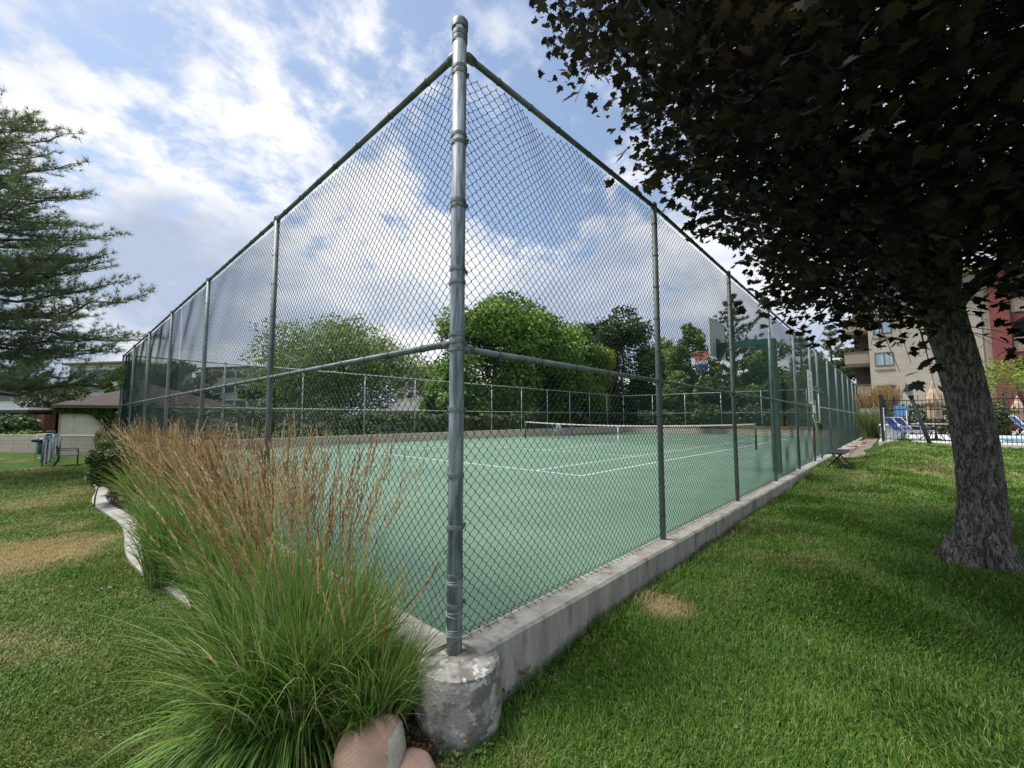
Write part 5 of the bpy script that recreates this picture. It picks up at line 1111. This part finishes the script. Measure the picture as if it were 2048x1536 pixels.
# park bench seen end on
pbp = U(131, 16.2, -.55); bc = root('park_bench', 'dark metal park bench facing away by the low fence on the left lawn', 'bench', pbp)
e1 = U(113, 16.4, 0)[:2]; e2 = U(146, 16.0, 0)[:2]; ev = (e2-e1); Lb = np.linalg.norm(ev); ev /= Lb; dv_ = np.array([pbp[0]-CX, pbp[1]-CY]); dv_ /= np.linalg.norm(dv_); ev = np.array([dv_[1], -dv_[0]]); e1 = np.array(pbp[:2])-ev*.3; gz = float(ground(pbp[0], pbp[1]))
def bp(s, t, z): return (e1[0]+ev[0]*s+dv_[0]*t, e1[1]+ev[1]*s+dv_[1]*t, gz+z)
for t in (0, 1.3):
    mb = MB(); mb.tube([bp(-.02, t, 0), bp(.08, t, .2), bp(.10, t, .42), bp(.02, t, .80)], .022, 6); mb.build('leg', M_black, bc); mb = MB(); mb.tube([bp(.62, t, 0), bp(.62, t, .62), bp(.05, t, .62)], .02, 6); mb.build('armrest', M_black, bc)
mb = MB()
for k in range(6): mb.box(0, 0, 0, .075, 1.36, .02, R=np.array([[ev[0], dv_[0], 0], [ev[1], dv_[1], 0], [0, 0, 1]]), c=bp(.10+k*.09, -.03, .41))
mb.build('seat', M_black, bc); mb = MB()
for k in range(4): mb.box(0, 0, 0, .02, 1.36, .06, R=np.array([[ev[0], dv_[0], 0], [ev[1], dv_[1], 0], [0, 0, 1]]), c=bp(.07-.02*k, -.03, .48+.09*k))
mb.build('backrest', M_black, bc)

# ------------------------------------------------------------------ pool side
PZ = .17
mb = MB(); mb.add([(22.2, -1.3, PZ+.012), (22.2, -14, PZ+.012), (44, -14, PZ+.012), (44, -1.3, PZ+.012), (22.2, -1.3, PZ-.3), (22.2, -14, PZ-.3)], [(0, 1, 2, 3), (4, 5, 1, 0)]); tag(mb.build('pool_deck', M_deck), kind='structure')
mb = MB(); V = []
for x in (16.8, 22.25, 30, 44): V += [(x, -1.29, float(ground(x, -1.0))+.03), (x, -.42, float(ground(x, -.5))+.03)]
mb.add(V, np.array([(0, 2, 3, 1), (2, 4, 5, 3), (4, 6, 7, 5)])); tag(mb.build('path', M_path), kind='structure')
pw = root('swimming_pool', 'bright turquoise swimming pool with pale coping at the right edge', 'pool', (24, -8, PZ))
mb = MB(); mb.box(24.2, -14, PZ-.1, 28.8, -5.1, PZ+.045); mb.build('water', M_pool, pw)
mb = MB(); mb.box(23.9, -14, PZ+.013, 24.199, -4.8, PZ+.07); mb.box(28.801, -14, PZ+.013, 29.1, -4.8, PZ+.07); mb.box(24.2, -5.099, PZ+.013, 28.8, -4.8, PZ+.07); mb.build('coping', M_white, pw)
# iron fence
def iron(label, p, q, H=1.75, step=.115):
    p = np.array(p); q = np.array(q); L = np.linalg.norm(q-p); v = (q-p)/L; r = root('iron_fence', label, 'fence', (p[0], p[1], PZ)); n = int(L/step)
    mb = MB()
    for i in range(n+1):
        c = p+v*i*step; z1 = PZ+H+(.13 if i % 2 == 0 else -.01); mb.box(c[0]-.008, c[1]-.008, PZ-.05, c[0]+.008, c[1]+.008, z1)
        if i % 2 == 0: mb.tube([(c[0], c[1], z1), (c[0], c[1], z1+.09)], [.016, .001], 4)
    mb.build('picket', M_black, r)['kind'] = 'stuff'
    for z in (.12, 1.35, H-.02):
        mb = MB(); mb.beam((*p, PZ+z), (*q, PZ+z), .03, .035); mb.build('rail', M_black, r)
    for i in range(int(L/2.6)+1):
        c = p+v*min(L, i*2.6); mb = MB(); mb.box(c[0]-.045, c[1]-.045, PZ-.1, c[0]+.045, c[1]+.045, PZ+H+.20); mb.box(c[0]-.06, c[1]-.06, PZ+H+.201, c[0]+.06, c[1]+.06, PZ+H+.24); mb.build('post', M_black, r)
    return r
iron('black iron picket fence between the lawn and the pool', (22.3, -1.45), (22.3, -13.9)); iron('black iron picket fence running back beside the path', (22.5, -1.45), (40, -1.45), step=.16)
# leaning lamp post
lp = gpt(1860, 889, .15); lr = root('lamp_post', 'black lamp post leaning to the left in front of the pool fence', 'lamp', lp); tp = U(1829, 16.9, 0); dlt = (U(1831, 17.2, 0)-U(1860, 17.2, 0)); top_ = np.array([lp[0]+dlt[0], lp[1]+dlt[1], lp[2]+1.80]); ax_ = (top_-lp); ax_ /= np.linalg.norm(ax_)
mb = MB(); mb.tube([lp-ax_*.2, lp, top_], [.075, .07, .06], 12); mb.build('pole', M_black, lr, smooth=True)
mb = MB(); mb.tube([top_, top_+ax_*.10, top_+ax_*.14], [.07, .10, .06], 10); mb.tube([top_+ax_*.34, top_+ax_*.38, top_+ax_*.50, top_+ax_*.58, top_+ax_*.68], [.165, .155, .06, .02, .008], 12); mb.build('lamp_cap', M_black, lr, smooth=True)
mb = MB(); mb.tube([top_+ax_*.14, top_+ax_*.34], [.08, .15], 8); mb.build('lamp_glass', M_lampg, lr)
# umbrellas
def umbrella(label, c, H):
    r = root('closed_umbrella', label, 'umbrella', c, 'closed pool umbrellas'); f = lambda a, z: 1+.26*np.sin(8*a+z)+.14*np.sin(17*a+z*3)
    for (nm, prof) in (('upper_flounce', [(.26, H*.60), (.37, H*.595), (.30, H*.66), (.19, H*.78), (.11, H*.86)]), ('canopy', [(.24, H*.36), (.27, H*.38), (.24, H*.5), (.20, H*.64), (.12, H*.72)]), ('top_flounce', [(.15, H*.80), (.10, H*.87), (.05, H*.95), (.015, H)])):
        mb = MB(); mb.lathe([(a_*.78, b_) for a_, b_ in prof], c, 48, f); mb.build(nm, M_tan, r, smooth=True)
    mb = MB(); mb.tube([c, np.array(c)+[0, 0, H*.9]], .022, 8); mb.build('pole', M_black, r); mb = MB(); mb.lathe([(.2, 0), (.2, .05), (.06, .09), (.03, .3)], c, 14); mb.build('base', M_black, r); return r
cu = U(1873, 18.6, PZ+.02); umbrella('closed tan umbrella over the table left of the maple trunk', cu, 2.62)
cu2 = U(2041, 23.5, PZ+.02); umbrella('closed tan umbrella at the right edge behind the pool', cu2, 2.2)
# table
tbm = root('patio_table', 'round glass patio table under the closed tan umbrella', 'table', cu+np.array([0, 0, 0])); mb = MB(); mb.lathe([(.1, .70), (.80, .70), (.80, .735), (.1, .74)], cu, 28); mb.build('tabletop', M_farpost, tbm)
for k in range(4):
    a_ = k*math.pi/2+.4; mb = MB(); mb.tube([cu+np.array([.55*math.cos(a_), .55*math.sin(a_), .70]), cu+np.array([.25*math.cos(a_), .25*math.sin(a_), .4]), cu+np.array([.6*math.cos(a_), .6*math.sin(a_), 0])], .02, 6); mb.build('leg', M_black, tbm)
# lounge chairs (local frame: feet towards +x)
def lounge(label, loc, rz, back=55):
    r = root('lounge_chair', label, 'lounge chair', (0, 0, 0), 'blue strapped pool lounge chairs'); ba = math.radians(back); cb, sb_ = math.cos(ba), math.sin(ba)
    for sy in (-.3, .3):
        mb = MB(); mb.tube([(.95, sy, .36), (0, sy, .38), (-.75*cb, sy, .38+.75*sb_)], .016, 8); mb.build('side_rail', M_white, r, smooth=True)
        mb = MB(); mb.tube([(.3, sy*1.08, .36), (.28, sy*1.12, .58), (-.25, sy*1.12, .60), (-.4*cb, sy*1.05, .38+.4*sb_)], .014, 8); mb.build('armrest', M_white, r, smooth=True)
        for (x0, x1) in ((.75, .95), (-.1, -.35), (.2, .0)):
            mb = MB(); mb.tube([(x0, sy, .37), (x1, sy, 0)], .014, 8); mb.build('leg', M_white, r, smooth=True)
    mb = MB(); mb.tube([(-.75*cb, -.3, .38+.75*sb_), (-.75*cb-.02, 0, .39+.75*sb_), (-.75*cb, .3, .38+.75*sb_)], .016, 8); mb.build('head_rail', M_white, r)
    mb = MB()
    for k in range(13): x = .03+k*.072; mb.box(x, -.305, .375, x+.055, .305, .39)
    mb.build('seat', M_blue, r)
    mb = MB(); Rb = np.array([[-cb, 0, -sb_], [0, 1, 0], [sb_, 0, -cb]])
    for k in range(9): x = .04+k*.075; mb.box(x, -.305, -.006, x+.058, .305, .008, R=Rb, c=(0, 0, .39))
    mb.build('backrest', M_blue, r)
    if loc is not None: r.location = loc; r.rotation_euler = (0, 0, rz)
    return r
l1 = lounge('blue strapped lounge chair between the fence corner and the leaning lamp', tuple(U(1800, 18.7, PZ+.02)), -YAW-.55+.25)
copy_tree(l1, tuple(U(1818, 20.3, PZ+.02)), -YAW-.3, label='second lounge chair just behind the blue one by the leaning lamp')
copy_tree(l1, tuple(U(2052, 21.5, PZ+.08)), -YAW-.9+.3, label='blue lounge chair beyond the pool at the right edge')
# side box, towel
q = U(1782, 20.0, PZ+.01); st = root('storage_box', 'grey storage box behind the lounge chair', 'box', q); mb = MB(); mb.box(q[0]-.35, q[1]-.35, PZ+.01, q[0]+.35, q[1]+.35, PZ+.62); mb.build('body', M_farpost, st, bevel=.02); mb = MB(); mb.box(q[0]-.39, q[1]-.39, PZ+.621, q[0]+.39, q[1]+.39, PZ+.70); mb.build('lid', M_board, st, bevel=.02)
mb = MB(); V = []
for i in range(9):
    for j in range(5): V.append((22.9+.6*j/4, -1.50-.03*math.sin(i*1.1+j), PZ+1.45-1.0*i/8))
mb.add(V, np.array([(i*5+j, i*5+j+1, (i+1)*5+j+1, (i+1)*5+j) for i in range(8) for j in range(4)])); o = mb.build('towel', M_white, org=(23, -1.5, PZ)); tag(o, 'white towel hung on the iron fence corner', 'towel'); sm = o.modifiers.new('solid', 'SOLIDIFY'); sm.thickness = .012
q = U(1806, 24.5, 0); mb = MB(); mb.box(q[0]-.3, q[1]-.3, 1.25, q[0]+.3, q[1]+.3, 1.85); mb.box(q[0]-.04, q[1]-.04, PZ, q[0]+.04, q[1]+.04, 1.249); tag(mb.build('blue_box_sign', mat('blue panel', (.10, .22, .42), None, rough=.6), org=(q[0], q[1], PZ)), 'small blue box on a post in front of the tall straw grass', 'sign')
mb = MB(); a_ = U(1813, 24.0, 1.62); b_ = U(1905, 23.0, 1.62); mb.tube([a_, b_], .03, 8)
for p_ in (a_, b_): mb.tube([(p_[0], p_[1], PZ), p_], .03, 8)
tag(mb.build('white_rail', M_white, org=(a_[0], a_[1], PZ)), 'white horizontal rail in front of the dark hedge by the pool', 'rail')
# planting by the pool
reed_grass('pampas_grass', 'very tall straw coloured grass clump behind the iron fence', tuple(U(1778, 25.5, .15)), 1200, 300, 1.2, 3.0, .50, np.random.RandomState(51), plume=L_straw, group='tall grasses by the pool', wb=.016, spread=.42, blade=L_pale, inbed=False, sps=5)
reed_grass('pampas_grass', 'tall straw coloured grass clump at the end of the path', tuple(U(1741, 26.5, -.1)), 1700, 110, 1.9, 3.3, .4, np.random.RandomState(52), plume=L_straw, group='tall grasses by the pool', wb=.018, spread=.75, blade=L_pale, inbed=False, sps=5)
q = U(1850, 26, PZ); hedge('hedge', 'rounded dark hedge behind the patio table', q[0]-1.0, q[1]-3.2, q[0]+1.5, q[1]+1.6, PZ, 1.75, L_dark, 6000, .17)
q = U(1985, 27, PZ); bush('leafy_shrub', 'green shrub right of the maple trunk beyond the pool', (q[0], q[1], PZ), 1.6, 1.9, 4000, .15, L_shrub, np.random.RandomState(91))
q = U(2030, 31, PZ); bush('leafy_shrub', 'dark blue green shrub at the foot of the red brick column', (q[0], q[1], PZ), 2.4, 1.5, 4000, .2, L_dark, np.random.RandomState(92))
p = U(2012, 27.5, PZ); tree('small_leafy_tree', 'small light green tree in front of the red brick column', p, 4.6, 2.2, L_yel, 1500, .15, 26, .06, .45, limbs=8)

# ------------------------------------------------------------------ apartment building right
FX = 45.0; SH = 2.86
ab = root('apartment_building', 'four storey cream brick apartment building with red brick column behind the pool', 'building', (FX, -5, .1))
mb = MB(); mb.box(FX, -7.2, -.3, FX+14, -.5, 12.1); mb.build('wall', M_wallb, ab)
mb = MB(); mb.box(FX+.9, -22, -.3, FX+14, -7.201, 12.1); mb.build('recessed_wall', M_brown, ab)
mb = MB(); mb.box(FX-.35, -8.35, -.3, FX+.9, -7.40, 12.1); mb.build('red_column', M_red, ab)
mb = MB(); mb.box(FX-.12, -7.399, -.3, FX+.3, -7.201, 12.1); mb.build('pale_trim', M_tanrail, ab)
mb = MB(); mb.tube([(FX-.08, -6.95, .1), (FX-.08, -6.95, 11.9)], .05, 8); mb.build('downpipe', M_wallb, ab)
mb = MB(); mb.box(FX-.9, -22, 12.101, FX+15, .2, 12.35); mb.add([(FX-.9, -22, 12.351), (FX-.9, .2, 12.351), (FX+5, .2, 14.2), (FX+5, -22, 14.2)], np.array([(0, 3, 2, 1)])); mb.add([(FX+15, -22, 12.351), (FX+15, .2, 12.351), (FX+5.0, .2, 14.2), (FX+5.0, -22, 14.2)], np.array([(0, 1, 2, 3)])); mb.build('roof', M_tanroof, ab)
mb = MB(); mb.box(FX-1.0, -22, 12.02, FX-.901, .25, 12.36); mb.build('gutter', M_tanrail, ab)
for k in range(4):
    zb = .1+SH*k
    wt_ = (3.75, 6.5, 9.2, 11.5)[k]; window(ab, -1.95, -.90, wt_-(1.25 if k == 0 else 1.0), wt_, FX, 'x', M_brown if k < 2 else M_blueframe, M_glass if k == 0 else M_pane)
    window(ab, -6.2, -5.0, wt_-1.0, wt_, FX, 'x', M_blueframe, M_pane)
    mb = MB(); mb.box(FX-.07, -2.05, wt_-1.42, FX-.002, -.8, wt_-1.32); mb.build('window_sill', M_tanrail, ab)
# left side balconies (past the corner)
for k in range(3):
    zb = .1+SH*(k+1); mb = MB(); mb.box(FX+.6, -.45, zb-.25, FX+3.4, 1.15, zb-.02); mb.box(FX+.5, -.45, zb-.019, FX+.6, 1.2, zb+.95); mb.box(FX+.6, 1.1, zb-.019, FX+3.4, 1.2, zb+.95); bo = mb.build('balcony', M_tanrail, ab)
    mb = MB(); mb.box(FX+.45, -.46, zb+.951, FX+.65, 1.25, zb+1.03); mb.build('rail_cap', M_brown, bo)
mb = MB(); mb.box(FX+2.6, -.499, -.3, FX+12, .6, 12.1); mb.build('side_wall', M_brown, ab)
# right hand arched balconies
for k in range(4):
    zb = .1+SH*k; y0, y1 = -11.6, -8.36
    for bay in range(2):
        ya, yb = y0-bay*4.2, y1-bay*4.2; n = 14; th = np.linspace(0, math.pi, n); yc = (ya+yb)/2; hw = (yb-ya)/2
        V = [(FX+.0, yb, zb+SH), (FX+.0, ya, zb+SH)]; arc = [(FX+.0, yc-hw*.92*math.cos(t), zb+1.95+.72*math.sin(t)) for t in th]
        mb = MB(); top = [(FX+.0, yc-hw*.92*math.cos(t), zb+SH) for t in th]
        VV = arc+top+[(a_[0]+.25, a_[1], a_[2]) for a_ in arc]; F = np.array([(i, i+1, n+i+1, n+i) for i in range(n-1)]+[(2*n+i, 2*n+i+1, i+1, i) for i in range(n-1)]); mb.add(VV, F)
        mb.box(FX, ya, zb+.0, FX+.25, yc-hw*.921, zb+SH); mb.box(FX, yc+hw*.921, zb, FX+.25, yb, zb+SH); mb.build('arch', M_red, ab)
        mb = MB(); mb.box(FX-.06, ya+.1, zb+.05, FX-.001, yb-.1, zb+1.0); mb.box(FX-.09, ya+.08, zb+1.001, FX+.02, yb-.08, zb+1.09); mb.build('balcony_rail', M_tanrail, ab)
        mb = MB(); mb.box(FX+.26, ya, zb-.1, FX+.899, yb, zb+.05); mb.build('balcony_floor', M_tanrail, ab)
        mb = MB(); mb.box(FX+.86, ya+.3, zb+.06, FX+.895, yb-.3, zb+2.3); mb.build('recess_shade_panel', M_dark, ab)  # near-black panel paints the shade at the back of the balcony recess
mb = MB(); mb.lathe([(.001, -.08), (.09, 0), (.001, .08)], (FX+.7, -9.3, .1+SH+2.25), 10)
lmm = D.materials.new('lit lamp'); lmm.use_nodes = True; lmm.node_tree.nodes.clear(); T = NT(lmm.node_tree); e = T.node('ShaderNodeEmission', {0: (1, .62, .25, 1), 1: 4.0}); T.l.new(e.outputs[0], T.node('ShaderNodeOutputMaterial').inputs[0]); mb.build('balcony_lamp', lmm, ab)
# low wall and dark carport seen at the path end
q = U(1725, 33.5, 0); mb = MB(); mb.box(q[0], q[1]-1.6, -.4, q[0]+.2, q[1]+1.9, HZ(818, 33.5)); tag(mb.build('concrete_wall', mat('plain grey render', (.34, .31, .28), (.40, .37, .33), 2, .9), org=(q[0], q[1], -.3)), 'plain grey wall at the end of the path behind the tall grass', 'wall')
